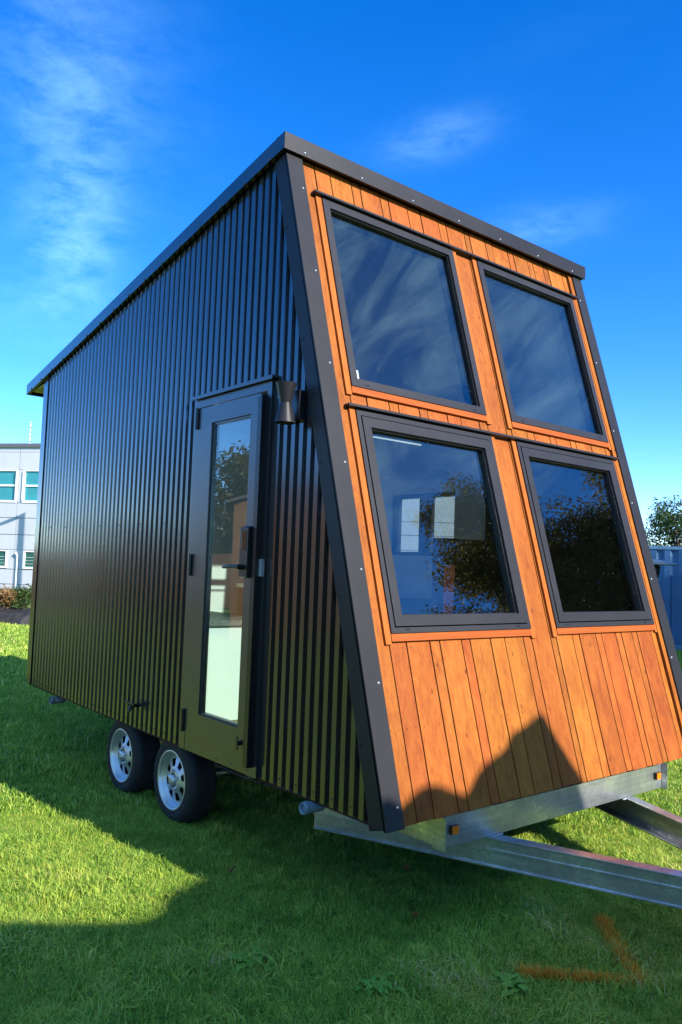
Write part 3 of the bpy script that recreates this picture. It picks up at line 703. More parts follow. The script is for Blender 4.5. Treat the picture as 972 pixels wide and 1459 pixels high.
def sector(r0, r1, a0, a1, n=14):
    pts = [(CP.x + r1 * math.sin(a0 + (a1 - a0) * i / n), CP.y + r1 * math.cos(a0 + (a1 - a0) * i / n)) for i in range(n + 1)]
    pts += [(CP.x + r0 * math.sin(a1 + (a0 - a1) * i / n), CP.y + r0 * math.cos(a1 + (a0 - a1) * i / n)) for i in range(n + 1)]
    return pts
def strips(r0, r1, a0, a1, n):
    return [sector(r0, r1, a0 + (a1 - a0) * i / n, a0 + (a1 - a0) * (i + 1) / n, 2) for i in range(n)]
A0, A1 = FW - R(33), FW + R(33)
scatter('grass', strips(1.2, 5.2, A0, A1, 10), 1100, tn, M['grass'], .75, 1.25, 1, label='short mown grass blades of the lawn close to the camera', cat='grass')
tc = [tuft('blade_tuft', 34, .06, .03, .075, .0042, M['grass'], .8) for k in range(2)]
scatter('grass', strips(1.2, 6.5, A0, A1, 10), 14, tc, M['grass'], .6, 1.1, 130, label='taller unmown grass clumps scattered over the near lawn', cat='grass')
scatter('grass', strips(5.2, 10, A0, A1, 10), 240, tf, M['grass'], .75, 1.25, 40, label='mown grass of the lawn around and beyond the wheels', cat='grass')
scatter('grass', strips(10, 24, A0, A1, 10), 60, tff, M['grass'], .8, 1.25, 80, label='sunlit mown grass far behind the tiny house', cat='grass')

# orange paint mark, weeds, dead leaves
M['orange'] = leafmat('orange_sprayed_blade', [(.1, (.50, .22, .03)), (.5, (.80, .33, .03)), (.9, (.85, .45, .08))], .2, .6, .2)
def painted(name, path, wd, n):
    vs = []; fs = []; P = [Vector((x, y, 0)) for x, y in path]
    seg = [(P[i + 1] - P[i]).length for i in range(len(P) - 1)]; tot = sum(seg)
    for i in range(n):
        d = rng.uniform(0, tot); k = 0
        while d > seg[k]: d -= seg[k]; k += 1
        q = P[k].lerp(P[k + 1], d / seg[k]); dr = (P[k + 1] - P[k]).normalized(); s = Vector((-dr.y, dr.x, 0)); q += s * rng.normal(0, (wd if k < 3 else wd * .6) / 2.2)
        if math.sin(q.x * 61 + math.sin(q.y * 47) * 2) * math.sin(q.y * 53 + 1) > .35 and rng.uniform() < .8: continue
        h = rng.uniform(.022, .060); f = rng.uniform(0, 6.28); wx, wy = math.cos(f) * .0018, math.sin(f) * .0018; lx, ly = rng.normal(0, .018), rng.normal(0, .018); o = len(vs)
        vs += [(q.x - wx, q.y - wy, 0), (q.x + wx, q.y + wy, 0), (q.x + lx * .5 + wx, q.y + ly * .5 + wy, h * .6), (q.x + lx * .5 - wx, q.y + ly * .5 - wy, h * .6), (q.x + lx, q.y + ly, h)]
        fs += [(o, o + 1, o + 2, o + 3), (o + 3, o + 2, o + 4)]
    me = bpy.data.meshes.new(name); me.from_pydata(vs, [], fs); me.materials.append(M['orange']); ob = bpy.data.objects.new(name, me); COL.objects.link(ob); return ob
tag(painted('paint_mark', [(1.02, -.30), (.86, -.46), (.72, -.62), (.655, -.70), (.60, -.66), (.52, -.56), (.42, -.46), (.34, -.38)], .034, 2900),
    'orange spray paint mark bent like a hook on the shaded grass', 'paint mark')
M['weed'] = leafmat('broad_weed_leaf', [(.1, (.11, .28, .035)), (.9, (.22, .42, .06))], .3, .5, .4)
M['dead'] = leafmat('dead_leaf', [(.1, (.22, .09, .03)), (.9, (.42, .2, .08))], .2, .7, .2)
def weed(loc, n, ln, label, seed):
    r = np.random.default_rng(seed); vs = []; fs = []
    for i in range(n):
        a = i * 2.4 + r.uniform(-.4, .4); l = ln * r.uniform(.5, 1.1); up = r.uniform(.1, .8); wv = l * r.uniform(.2, .36)
        d = Vector((math.cos(a), math.sin(a), 0)); s = Vector((-d.y, d.x, 0)); o = len(vs); K = 6; og = Vector((r.normal(0, ln * .45), r.normal(0, ln * .45), 0))
        for k in range(K + 1):
            t = k / K; c = og + d * (l * t) + Vector((0, 0, .012 + up * l * (t * 1.3 - t * t * 1.1))); ww = wv * math.sin(math.pi * min(.97, .12 + t * .88)) ** .8 * (1 + .15 * math.sin(k * 2.4 + i))
            vs += [tuple(c - s * ww + Vector((0, 0, ww * .3))), tuple(c), tuple(c + s * ww + Vector((0, 0, ww * .3)))]
        for k in range(K):
            q = o + 3 * k; fs += [(q, q + 1, q + 4, q + 3), (q + 1, q + 2, q + 5, q + 4)]
    me = bpy.data.meshes.new('weed'); me.from_pydata(vs, [], fs); me.materials.append(M['weed']); me.polygons.foreach_set('use_smooth', [True] * len(fs))
    ob = bpy.data.objects.new('weed', me); ob.location = loc; COL.objects.link(ob); tag(ob, label, 'weed', 'broad-leaved weeds in the lawn')
weed((-.44, .28, .012), 30, .065, 'bright broad-leaved weed clump in grass left of the paint mark', 1)
weed((.24, -.43, .012), 26, .055, 'broad-leaved weed rosette touching the end of the orange paint mark', 2)
weed((-.16, -.15, .012), 24, .055, 'flat dark weed rosette at the bottom edge of the photo', 3)
def deadleaf(loc, ln, a, label):
    b = MB(); K = 6
    vs = []
    for k in range(K + 1):
        t = k / K; wv = ln * .33 * math.sin(math.pi * min(.98, .08 + .9 * t)); x = ln * (t - .5); z = .03 + .012 * math.cos(t * 5)
        vs += [(x, -wv, z + .012), (x, 0, z), (x, wv, z + .009)]
    b.add(vs, [f for k in range(K) for f in ((3 * k, 3 * k + 1, 3 * k + 4, 3 * k + 3), (3 * k + 1, 3 * k + 2, 3 * k + 5, 3 * k + 4))], 0, True)
    o = b.build('fallen_leaf', M['dead']); o.location = loc; o.rotation_euler = (.1, .15, a); tag(o, label, 'leaf', 'dead leaves on the lawn')
deadleaf((.325, .165, .012), .05, .5, 'small curled tan dead leaf lying in shaded grass above the orange mark')
deadleaf((.66, .56, .02), .06, 1.2, 'reddish dead leaf lying under the galvanised drawbar')
deadleaf((-.06, 1.02, .02), .045, 2.2, 'brown dead leaf at the tip of the sunlit grass wedge')

# ------------------------------------------------------------------ trees and shrubs
M['bark'] = paint('bark', (.11, .085, .06), .9, .4, nscale=9, bump=.5, bevel=0)
M['leafdark'] = leafmat('dark_green_leaf', [(.1, (.016, .040, .010)), (.5, (.040, .080, .016)), (.9, (.085, .125, .026))], .3, .45)
M['leaflight'] = leafmat('pale_green_leaf', [(.1, (.06, .10, .02)), (.5, (.13, .18, .04)), (.9, (.22, .26, .07))], .4, .5)
M['leafolive'] = leafmat('olive_leaf', [(.1, (.06, .062, .014)), (.5, (.13, .12, .026)), (.9, (.22, .175, .045))], .6, .5)
M['leafrust'] = leafmat('rusty_shrub_leaf', [(.1, (.10, .045, .016)), (.5, (.24, .12, .04)), (.9, (.32, .24, .10))], .3, .6)
def leaves_mesh(name, blobs, n, size, mat, seed, fill=.45):
    """blobs: list of (centre, radii); leaf-sized folded quads through the volume, denser at twig clumps"""
    r = np.random.default_rng(seed)
    vol = np.array([b_[1][0] * b_[1][1] * b_[1][2] for b_ in blobs]) ** .8; pr = vol / vol.sum()
    ncl = max(8, n // 26); ctr = np.zeros((ncl, 3))
    idx = r.choice(len(blobs), ncl, p=pr)
    dv = r.normal(size=(ncl, 3)); dv /= np.linalg.norm(dv, axis=1)[:, None]
    rad = (fill + (1 - fill) * r.uniform(size=ncl)) * (1 + .12 * r.normal(size=ncl))
    C_ = np.array([b_[0] for b_ in blobs])[idx]; RR = np.array([b_[1] for b_ in blobs])[idx]
    ctr = C_ + dv * RR * rad[:, None]
    ci = r.integers(0, ncl, n); cs = size * 2.6
    pos = ctr[ci] + r.normal(size=(n, 3)) * cs * np.array([1, 1, .75])
    nn = r.normal(size=(n, 3)) + np.array([0, 0, .7]); nn /= np.linalg.norm(nn, axis=1)[:, None]
    t = np.cross(nn, r.normal(size=(n, 3))); t /= np.linalg.norm(t, axis=1)[:, None]; bt = np.cross(nn, t)
    s = size * r.uniform(.55, 1.25, n)[:, None]
    v = np.stack([pos - t * s, pos + bt * s * .42 + nn * s * .1, pos + t * s, pos - bt * s * .42 + nn * s * .1], 1).reshape(-1, 3)
    v[:, 2] = np.maximum(v[:, 2], .02)
    me = bpy.data.meshes.new(name); me.vertices.add(4 * n); me.vertices.foreach_set('co', v.ravel())
    me.loops.add(4 * n); me.loops.foreach_set('vertex_index', np.arange(4 * n)); me.polygons.add(n); me.polygons.foreach_set('loop_start', np.arange(0, 4 * n, 4))
    me.materials.append(mat); me.update(calc_edges=True); return me
def tree(loc, h, rad, mat, n, size, label, group, seed, name='broadleaf_tree', low=.25):
    r = np.random.default_rng(seed); T = empty(name, loc); tag(T, label, 'tree', group)
    b = MB(); top = Vector((r.normal(0, .15), r.normal(0, .15), h * .72)); k1 = top * .45 + Vector((r.normal(0, .12), r.normal(0, .12), 0))
    r0 = .035 * h; b.rings([(0, 0, -.1), (0, 0, .15), k1, top], [r0 * 1.3, r0, r0 * .7, r0 * .25], None, 9)
    blobs = []
    for i in range(13):
        a = i * 2.4 + r.uniform(-.5, .5); hh = h * (low + (.95 - low) * (i + .5) / 13); q = math.sin(math.pi * min(1, .22 + .72 * (hh / h)))
        d = rad * q * r.uniform(.45, .95); e = Vector((math.cos(a) * d, math.sin(a) * d, hh)); st = k1.lerp(top, max(0, min(1, (hh / h - .3) * 1.2)))
        st.z = min(st.z, hh - .1 * h); b.rings([st, st.lerp(e, .55) + Vector((0, 0, .04 * h)), e], [r0 * .35, r0 * .2, r0 * .05], None, 6)
        s = rad * r.uniform(.30, .52); blobs.append((e, (s, s, s * r.uniform(.6, .95))))
    blobs.append((Vector((0, 0, h * .86)), (rad * .4, rad * .4, h * .13)))
    b.build('trunk', M['bark'], T)
    o = bpy.data.objects.new('crown', leaves_mesh('crown', blobs, n, size, mat, seed)); COL.objects.link(o); o.parent = T; return T
def shrub(loc, rx, ry, h, mat, n, size, label, group, seed, name='shrub'):
    r = np.random.default_rng(seed); T = empty(name, loc); tag(T, label, 'shrub', group)
    b = MB(); blobs = []
    for i in range(7):
        e = Vector((r.uniform(-.6, .6) * rx, r.uniform(-.6, .6) * ry, h * r.uniform(.35, .75))); b.rings([(e.x * .2, e.y * .2, -.03), e * .6, e], [.03, .02, .008], None, 6); blobs.append((e, (rx * .5, ry * .5, h * .28)))
    b.build('stem', M['bark'], T)
    o = bpy.data.objects.new('foliage', leaves_mesh('foliage', blobs, n, size, mat, seed, .3)); COL.objects.link(o); o.parent = T; return T
# seen at the right behind the container
tree((19.9, 9.4, 0), 3.55, 1.6, M['leafdark'], 20000, .052, 'dark green leafy tree behind the blue container', 'trees at the right edge', 5, low=.2)
tree((20.5, 11.9, 0), 3.3, 1.2, M['leaflight'], 12000, .05, 'pale yellow-green tree beside the corner trim above the container', 'trees at the right edge', 6, low=.2)
tree((21.8, 8.0, 0), 4.0, 1.9, M['leafolive'], 16000, .055, 'olive green tree standing right of the dark green one', 'trees at the right edge', 9, low=.2)
# seen mirrored in the front windows
for i, (az, d, h, rad, mt, lb) in enumerate([(-20, 17, 9.4, 2.3, 'leafolive', 'rightmost olive tree mirrored in the lower right window'), (-26, 15, 7.3, 2.0, 'leafolive', 'bushy olive tree mirrored in the middle of the lower right window'),
        (-31, 16, 8.4, 2.1, 'leafolive', 'olive tree mirrored at the left of the lower right window'), (-35.5, 14, 9.1, 1.6, 'leafolive', 'tall slim tree mirrored at the right of the lower left window'), (-40, 15.5, 6.5, 1.9, 'leafolive', 'low olive tree mirrored in the middle of the lower left window'), (-46, 15, 5.2, 1.8, 'leafdark', 'small dark tree mirrored at the left of the lower left window')]):
    tree((1.2 + d * math.cos(R(az)), .3 + d * math.sin(R(az)), 0), h, rad * 1.25, M[mt], 42000, .058, lb, 'trees mirrored in the windows', 20 + i, low=.15)
# seen mirrored in the door glass and the black steel
tree((-15.6, 25.6, 0), 6.2, 2.2, M['leafolive'], 7000, .13, 'olive tree mirrored in the glass of the door', 'trees mirrored in the side wall', 41)
tree((-22, 22, 0), 5.4, 2.5, M['leafdark'], 6000, .14, 'round dark tree facing the black side wall', 'trees mirrored in the side wall', 42)
tree((-19.5, 31, 0), 5.2, 2.6, M['leafdark'], 6000, .14, 'dark tree standing behind the white cottage', 'trees mirrored in the side wall', 43)

# ------------------------------------------------------------------ grey panel building at the left
M['panel'] = paint('pale_grey_precast', (.43, .44, .48), .75, .05, nscale=1.2, bevel=.006)
M['panelblue'] = paint('grey_blue_precast', (.30, .33, .37), .75, .05, nscale=1.2, bevel=.006)
M['panelj'] = paint('joint_grey', (.22, .22, .24), .9, .1)  # darker grey of the panel joints
M['whiteframe'] = paint('white_frame', (.85, .86, .88), .4, .03)
M['teal'] = paint('teal_blind_glass', (.03, .22, .25), .12, .18, nscale=.7)
M['greenblind'] = paint('dark_green_blind_glass', (.02, .10, .085), .15, .3, nscale=.9)
M['capgrey'] = paint('grey_parapet_flashing', (.10, .10, .11), .5, .1)
BA = Vector((7.615, 32.288, 0)); Bu = math.atan2(-.792, .61)
def building(loc, rz, u0, u1, depth, label, ztop, bays, windows=True, wallmat=None):
    B = empty('panel_building', loc, rz); tag(B, label, 'building')
    # local x along the facade, local y into the building, z up
    b = MB(); b.box(u0, u1, .06, depth, 0, ztop - .02); b.build('core', M['panelj'], B)
    b = MB()
    zr = [0, .31, 1.0, 1.63, 2.34, 3.03, 3.71, 4.994, ztop - .62, ztop - .25]
    joints = [u0 + .0] ; u = bays[0] % 2.6
    us = []
    q = u0 - ((u0 - .99) % 2.6)
    while q < u1 + 2.6: us.append(q); q += 2.6
    us = [u0] + [x_ for x_ in us if u0 < x_ < u1] + [u1]
    zs = [.0, .69, 1.70, 2.34, 3.03, 5.756]
    up, lo = [], []
    for a, c in zip(us[:-1], us[1:]):
        g = .012
        # rows of panels with window openings between
        wa, wb = (a + .22, c - .04) if windows else ((a + c) / 2,) * 2           # window opening
        for z0, z1 in ((0, .31), (.31, .92)): b.box(a + g, c - g, 0, .058, z0 + g, z1 - g)
        if windows: b.box(a + g, wa + .2, 0, .058, .92 + g, 1.72); b.box(wb - .25, c - g, 0, .058, .92 + g, 1.72)
        else: b.box(a + g, c - g, 0, .058, .92 + g, 1.72)
        for z0, z1 in ((1.72, 2.34), (2.34, 3.03), (3.03, 3.65)): b.box(a + g, c - g, 0, .058, z0 + g, z1 - g)
        if windows: b.box(a + g, wa, 0, .058, 3.65 + g, 5.02); b.box(wb, c - g, 0, .058, 3.65 + g, 5.02)
        else: b.box(a + g, c - g, 0, .058, 3.65 + g, 5.02)
        b.box(a + g, c - g, 0, .058, 5.02 + g, ztop - .36); b.box(a + g, c - g, 0, .058, ztop - .36 + g, ztop - .15)
        if windows and c - a > 1.5: up.append((wa, wb)); lo.append((wa + .2, wb - .25))
    b.build('wall', wallmat or M['panel'], B)
    b = MB(); b.box(u0 - .05, u1 + .05, -.08, depth, ztop - .15, ztop); b.build('roof', M['capgrey'], B)
    for (wa, wb) in up:
        f = MB(); z0, z1 = 3.66, 5.015
        f.box(wa, wb, -.03, .03, z0, z0 + .09); f.box(wa, wb, -.03, .03, z1 - .05, z1); f.box(wa, wa + .08, -.06, .03, z0 + .09, z1 - .05); f.box(wb - .06, wb, -.06, .03, z0 + .09, z1 - .05); f.box(wa + .08, wb - .06, -.015, .03, 4.33, 4.40)
        w_ = f.build('window', M['whiteframe'], B); f = MB(); f.box(wa + .07, wb - .05, .034, .045, z0 + .08, z1 - .04); f.build('pane', M['teal'], w_)
    for (wa, wb) in lo:
        f = MB(); z0, z1 = .96, 1.70
        f.box(wa, wb, -.02, .03, z0, z0 + .08); f.box(wa, wb, -.02, .03, z1 - .05, z1); f.box(wa, wa + .09, -.02, .03, z0 + .08, z1 - .05); f.box(wb - .09, wb, -.02, .03, z0 + .08, z1 - .05)
        for k in range(3): f.box(wa + .09, wb - .09, .015, .03, z0 + .2 + k * .13, z0 + .208 + k * .13)
        w_ = f.build('window', M['whiteframe'], B); f = MB(); f.box(wa + .08, wb - .08, .034, .045, z0 + .07, z1 - .04); f.build('pane', M['greenblind'], w_)
    return B
PB = building((BA.x, BA.y, 0), Bu, -8.0, 9.4, 9, 'pale grey panel office building with teal windows behind the lawn', 6.108, [0.99])
b = MB(); b.tube((1.19, -.05, 0.1), (1.19, -.05, 1.45), .035); b.rings([(1.19, -.05, 1.45), (1.13, -.10, 1.62)], [.035, .04]); b.build('downpipe', M['whiteframe'], PB)
# electric fence on its parapet
EF = empty('electric_fence', BA + Vector((0, 0, 6.108)), Bu); tag(EF, 'thin security wires strung between white posts on the roof of the grey building', 'fence')
for u in (-4.5, 1.32, 7.0):
    b = MB(); b.tube((u, .1, -.01), (u, .1, .93), .022, 8); 
    for k in range(5): b.rings([(u, .1, .1 + k * .19), (u, .1, .13 + k * .19)], [.034, .034], (0, 0, 1), 8, 1)
    b.build('post', [M['whiteframe'], M['black']], EF)
b = MB()
for k in range(5): b.tube((-7, .07, .115 + k * .19), (9, .07, .115 + k * .19), .006, 5)
b.build('wire', M['panelj'], EF)
# street lamp in front of the building, throwing its shadow on the wall
uv = Vector((.61, -.792, 0)); foot = BA + uv * 1.25
sd = SUN / SUN.z
s_ = 3.2; lp = Vector((foot.x, foot.y, 3.17)) + sd * s_ ; lp = Vector((lp.x, lp.y, 0)); Hh = 3.17 + s_
SLm = empty('street_lamp', lp); tag(SLm, 'tall grey street lamp behind the tiny house shading the office wall', 'street lamp')
b = MB(); b.rings([(0, 0, 0), (0, 0, .3), (0, 0, Hh)], [.14, .09, .07], None, 12); b.build('pole', M['galv'], SLm)
av = -uv * 1.2 + Vector((0, 0, -.45)); b = MB(); b.rings([(0, 0, Hh - .05), tuple(Vector((0, 0, Hh - .05)) + av)], [.07, .06]); b.build('arm', M['galv'], SLm)
e = Vector((0, 0, Hh - .05)) + av; b = MB(); b.rings([e, e - uv * .25, e - uv * .6], [.06, .12, .08], None, 10); b.build('lamp_head', M['panel'], SLm)

# garden edge below the building
b = MB(); K = 46; M['mat'] = paint('black_weed_mat', (.014, .013, .014), .7, .8, nscale=9, bump=1.)
e0 = Vector((1.05, 17.7, 0)); e1 = Vector((7.65, 12.3, 0))
d_ = (e1 - e0); n_ = Vector((d_.y, -d_.x, 0)).normalized()
if n_.dot(CP - e0) < 0: n_ = -n_
vs = []
for k in range(K + 1):
    q = e0 + d_ * (k / K)
    for (o_, z_) in ((.25, 0), (.18, .14), (.05, .28), (-.25, .34), (-.9, .36), (-1.6, 0)):
        vs.append(tuple(q + n_ * (o_ + rng.normal(0, .03)) + Vector((0, 0, max(-.01, z_ + (rng.normal(0, .035) if 0 < z_ else -.01))))))
b.add(vs, [(k * 6 + j, (k + 1) * 6 + j, (k + 1) * 6 + j + 1, k * 6 + j + 1) for k in range(K) for j in range(5)], 0, False)
tag(b.build('garden_berm', M['mat']), 'low black planting bank at the far edge of the lawn', 'garden bed')
for i, (t, mt, h, rx, lb) in enumerate([(.255, 'leafolive', .62, .5, 'olive shrub at the left end of the black planting bank'), (.318, 'leafrust', .56, .26, 'rusty orange dry shrub on the black planting bank'), (.368, 'leafdark', .62, .30, 'dark green shrub between rusty shrub and tiny house'), (.458, 'leafolive', .6, .45, 'olive shrub on the bank just behind the tiny house'), (.58, 'leafdark', .6, .6, 'dark shrub on the bank behind the tiny house'), (.72, 'leafolive', .7, .6, 'tallest olive shrub on the far bank')]):
    q = e0 + d_ * t - n_ * .45; shrub((q.x, q.y, .28), rx, .42, h * .85, M[mt], 2600, .032, lb, 'shrubs on the planting bank', 60 + i)

# ------------------------------------------------------------------ blue shipping container at the right
M['blue'] = paint('faded_blue_steel', (.042, .125, .26), .5, .2, nscale=1.5)
M['blueroof'] = paint('pale_blue_rail', (.10, .21, .34), .5, .2)
CT = empty('shipping_container', (13.05, 7.55, 0), R(-62)); tag(CT, 'blue corrugated shipping container half in shade right of the tiny house', 'shipping container')
b = MB(); Lc, Wc, Hc = 6.06, 2.44, 2.19
def cor(b, p, d, n, length, z0, z1):
    P = .278; x = 0; pts = []
    while x < length:
        for a, q in ((0, 0), (.09, 0), (.13, -.036), (.22, -.036), (.26, 0)):
            if x + a < length: pts.append((x + a, q))
        x += P
    pts.append((length, 0))
    vs = [];
    for a, q in pts:
        for z in (z0, z1): vs.append(tuple(Vector(p) + Vector(d) * a + Vector(n) * q + Vector((0, 0, z))))
    b.add(vs, [(2 * i, 2 * i + 2, 2 * i + 3, 2 * i + 1) for i in range(len(pts) - 1)])
cor(b, (0, 0, 0), (1, 0, 0), (0, -1, 0), Lc, .16, Hc - .07); cor(b, (0, Wc, 0), (1, 0, 0), (0, 1, 0), Lc, .16, Hc - .07); cor(b, (0, 0, 0), (0, 1, 0), (-1, 0, 0), Wc, .16, Hc - .07); cor(b, (Lc, 0, 0), (0, 1, 0), (1, 0, 0), Wc, .16, Hc - .07)
b.build('wall', M['blue'], CT)
b = MB()
for z0, z1 in ((.0, .155), (Hc - .068, Hc)):
    b.box(0, Lc, -.012, .06, z0, z1); b.box(0, Lc, Wc - .06, Wc + .012, z0, z1); b.box(-.012, .06, .061, Wc - .061, z0, z1); b.box(Lc - .06, Lc + .012, .061, Wc - .061, z0, z1)
for x in (-.02, Lc - .12):
    for y in (-.02, Wc - .12): b.box(x, x + .14, y, y + .14, .156, Hc - .069)
b.build('frame', M['blueroof'], CT)
b = MB(); b.box(.02, Lc - .02, .02, Wc - .02, Hc - .03, Hc - .005); b.build('roof', M['blueroof'], CT)
# patio heater hood between the house and the container
PH = empty('patio_heater', (10.2, 4.65, 0)); tag(PH, 'grey patio heater with wide round hood in front of the blue container', 'patio heater')
M['hood'] = paint('weathered_grey_hood', (.16, .17, .18), .45, .2)
b = MB(); b.rings([(0, 0, 1.83), (0, 0, 1.80), (0, 0, 1.77), (0, 0, 1.745), (0, 0, 1.735)], [.05, .22, .36, .40, .38], (0, 0, 1), 32); b.build('hood', M['hood'], PH)
b = MB(); b.rings([(0, 0, 1.50), (0, 0, 1.52), (0, 0, 1.70), (0, 0, 1.735)], [.07, .10, .13, .10], (0, 0, 1), 20); b.build('burner', M['black'], PH)
b = MB(); b.rings([(0, 0, 0), (0, 0, .7), (0, 0, .72), (0, 0, 1.5)], [.2, .2, .035, .035], (0, 0, 1), 20); b.build('pole', M['galv'], PH)
# pale building seen through the rear side window
building((19.5, 27.5, 0), R(-45), -6, 8, 8, 'pale panel building seen through the small window of the tiny house', 7.2, [0], False, M['panelblue'])

# ------------------------------------------------------------------ what throws the shadows and reflections
M['shedwall'] = wood('brown_weatherboard', (.10, .05, .022), (.17, .088, .035), (.22, .125, .055), axis=0, stain=False)
M['shedroof'] = paint('dark_roofing', (.045, .04, .038), .6, .3)
def shed(name, loc, rz, w_, d_, eave, ridge, label, apex=.5, over=.15, cat='shed'):
    T = empty(name, loc, rz); tag(T, label, cat)
    b = MB(); ax = w_ * apex
    b.prism([(0, 0, 0), (w_, 0, 0), (w_, 0, eave), (ax, 0, ridge), (0, 0, eave)], (0, 0, 0), (0, d_, 0)); b.build('wall', M['shedwall'], T)
    b = MB()
    for (xa, xb) in ((-over, ax), (w_ + over, ax)):
        za = eave - over * (ridge - eave) / (ax if xa < ax else (w_ - ax)); 
        b.hexa([(xa, -over, za + .004), (xb, -over, ridge + .004), (xb, d_ + over, ridge + .004), (xa, d_ + over, za + .004), (xa, -over, za + .06), (xb, -over, ridge + .07), (xb, d_ + over, ridge + .07), (xa, d_ + over, za + .06)])
    b.build('roof', M['shedroof'], T)
    b = MB(); b.box(w_ * .36, w_ * .36 + .82, -.04, -.002, .05, min(eave - .08, 1.95)); b.build('door', M['shedroof'], T)
    return T
shed('offscreen_shed', (-9.27, 9.56, 0), R(31.8), 3.5, 2.6, 2.75, 3.35, 'brown timber shed with dark eaves mirrored in the door glass')
# unseen shed and hedge added, shaped to shadow the front grass and boards
# silhouette points are given as (x, z) where the sun ray crosses y = 0 (z measured from the wall bottom)
DD = 4.6
def tocast(x, z): return (x + .31 / 1.78 * DD, z + DD / 1.78 + GZ)
pk = tocast(1.149, .389); re = tocast(1.44, -.16); le = tocast(.47, .05)
T = empty('offscreen_shed', (0, -DD, 0)); tag(T, 'unseen timber shed behind the camera with gable shaped to cast the peaked shadow', 'shed')
b = MB()
sil = [tocast(*q) for q in [(.47, .05), (.53, .085), (.60, .15), (.672, .190), (.74, .212), (.81, .236), (.845, .262), (.885, .306), (.935, .321), (1.0, .338), (1.07, .364), (1.12, .384), (1.149, .389), (1.165, .372), (1.20, .290), (1.237, .213), (1.29, .11), (1.346, .009), (1.43, -.15)]]
b.prism([(sil[0][0], 0, 0), (sil[-1][0], 0, 0)] + [(x, 0, z - .05) for x, z in sil[::-1]], (0, 0, 0), (0, -1.6, 0)); b.build('wall', M['shedwall'], T)
b = MB()
for (xa, za), (xb, zb) in zip(sil[:-1], sil[1:]):
    b.hexa([(xa, .03, za - .049), (xb, .03, zb - .049), (xb, -1.7, zb - .049), (xa, -1.7, za - .049), (xa, .03, za), (xb, .03, zb), (xb, -1.7, zb), (xa, -1.7, za)])
b.build('roof', M['shedroof'], T)
T = empty('shadow_hedge', (0, -DD, 0)); tag(T, 'unseen hedge added with uneven top to cast the ragged grass shadow', 'hedge')  # unseen hedge, top shaped to cast the ragged shadow edge
prof = [tocast(*q) for q in [(-3.2, .3), (-2.3, .27), (-1.5, .23), (-1.0, .175), (-.88, .15), (-.66, .05), (-.47, -.015), (-.38, .0), (-.28, .07), (-.08, .115), (.03, .135), (.10, .085), (.17, .118), (.235, .150), (.29, .158), (.35, .15), (.43, .11), (.52, .07)]]
b = MB(); b.prism([(prof[0][0], 0, 0)] + [(x, 0, z) for x, z in prof] + [(prof[-1][0], 0, 0)], (0, 0, 0), (0, -.55, 0)); b.build('stem', M['leafdark'], T)
blobs = []
for (xa, za), (xb, zb) in zip(prof[:-1], prof[1:]):
    for k in range(max(1, int((xb - xa) / .12))):
        u = (k + .5) / max(1, int((xb - xa) / .12)); x, z = xa + (xb - xa) * u, za + (zb - za) * u
        blobs.append((Vector((x, -.28, z - .035)), (.07, .28, .03)))
        for q in np.arange(.2, z - .1, .3): blobs.append((Vector((x, -.28, q)), (.08, .29, .18)))
o = bpy.data.objects.new('foliage', leaves_mesh('foliage', blobs, 16000, .016, M['leafdark'], 71, .8)); COL.objects.link(o); o.parent = T
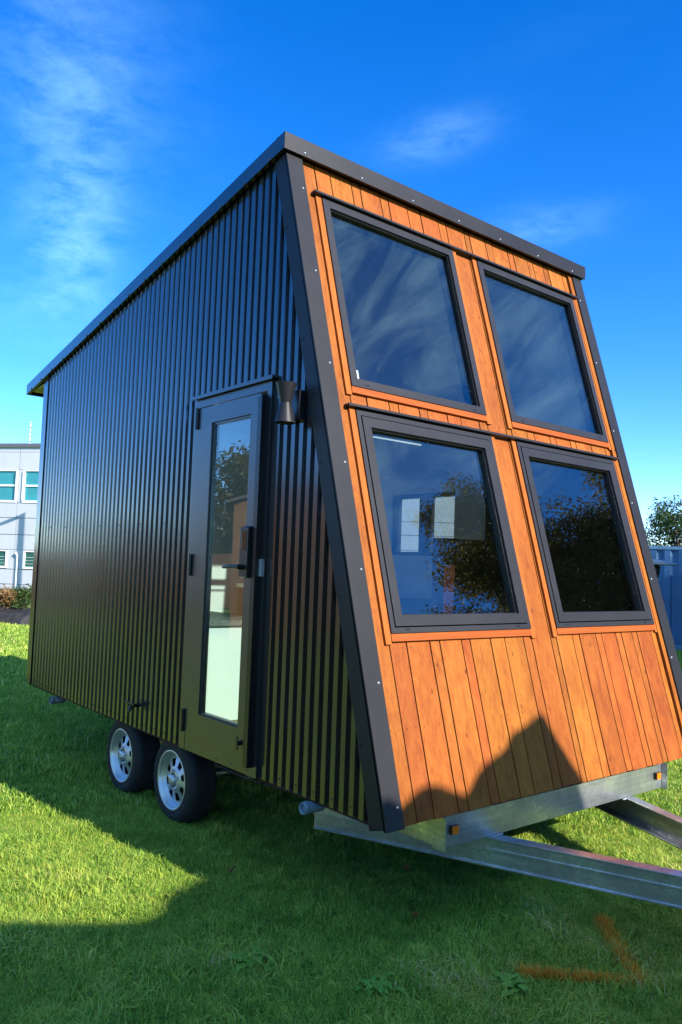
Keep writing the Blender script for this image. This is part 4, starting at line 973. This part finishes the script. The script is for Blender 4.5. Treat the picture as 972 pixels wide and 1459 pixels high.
# unseen dark trees added to darken the steel ribs, with a mirrored fence beyond
for i, (x, y, h, rad, lb) in enumerate([(-15, -9, 5.2, 2.6, 'unseen big dark tree added behind the camera to darken the ribs'), (-16.5, -2.5, 4.8, 2.6, 'unseen wide dark tree added facing the door to darken the ribs'), (-17, 4.5, 4.2, 2.4, 'unseen dark tree added at the near end of the brown board fence')]):
    tree((x, y, 0), h, rad, M['leafdark'], 11000, .12, lb, 'trees mirrored in the side wall', 90 + i, low=.12)
FN = empty('board_fence', (-26, 13, 0), math.atan2(10, 22)); tag(FN, 'long brown vertical board fence at the far left of the lawn', 'fence')
b = MB(); x = 0.
while x < 24.2: b.box(x, x + .145, -.02, .0, .05, 1.78 + rng.uniform(-.01, .01)); x += .15
b.build('board_panel', M['shedwall0'], FN)
for k in range(13):
    b = MB(); b.box(k * 2., k * 2. + .1, .042, .14, 0, 1.72); b.build('post', M['shedwall'], FN)
for z in (.35, 1.35): b = MB(); b.box(0, 24.2, .001, .041, z, z + .09); b.build('rail', M['shedwall'], FN)
# white cottage mirrored in the door
T = empty('white_cottage', (-23.5, 39, 0), R(20)); tag(T, 'low white cottage with dark windows mirrored in the door glass', 'cottage')
b = MB(); b.prism([(0, 0, 0), (9, 0, 0), (9, 0, 2.3), (0, 0, 2.3)], (0, 0, 0), (0, 6, 0)); b.build('wall', M['whiteframe'], T)
b = MB(); b.prism([(-.4, -.4, 2.31), (9.4, -.4, 2.31), (9.4, 3, 3.4), (-.4, 3, 3.4)], (0, 0, 0), (0, 0, .12)); b.prism([(-.4, 6.4, 2.31), (9.4, 6.4, 2.31), (9.4, 3.01, 3.4), (-.4, 3.01, 3.4)], (0, 0, 0), (0, 0, .12)); b.build('roof', M['shedroof'], T)
for x in (1.2, 4.0, 6.8):
    b = MB(); b.box(x, x + 1.1, -.03, .02, .9, 1.9); b.build('window', M['black'], T)
# unseen cabin added so its roof line shades the lower half of the container
T = shed('offscreen_shed', (12.35, 2.0, 0), 0, 4.5, 1.75, 2.78, 2.84, 'unseen nearly flat roofed shed added to shade the lower half of the blue container')

# ------------------------------------------------------------------ render settings
vs_ = SC.view_settings; vs_.view_transform = 'Standard'; vs_.look = 'None'; vs_.exposure = 1.4; vs_.gamma = 1.0; vs_.use_curve_mapping = False
SC.render.engine = 'CYCLES'
SC.cycles.max_bounces = 10; SC.cycles.transparent_max_bounces = 12; SC.cycles.use_denoising = True; SC.cycles.caustics_reflective = False; SC.cycles.caustics_refractive = False
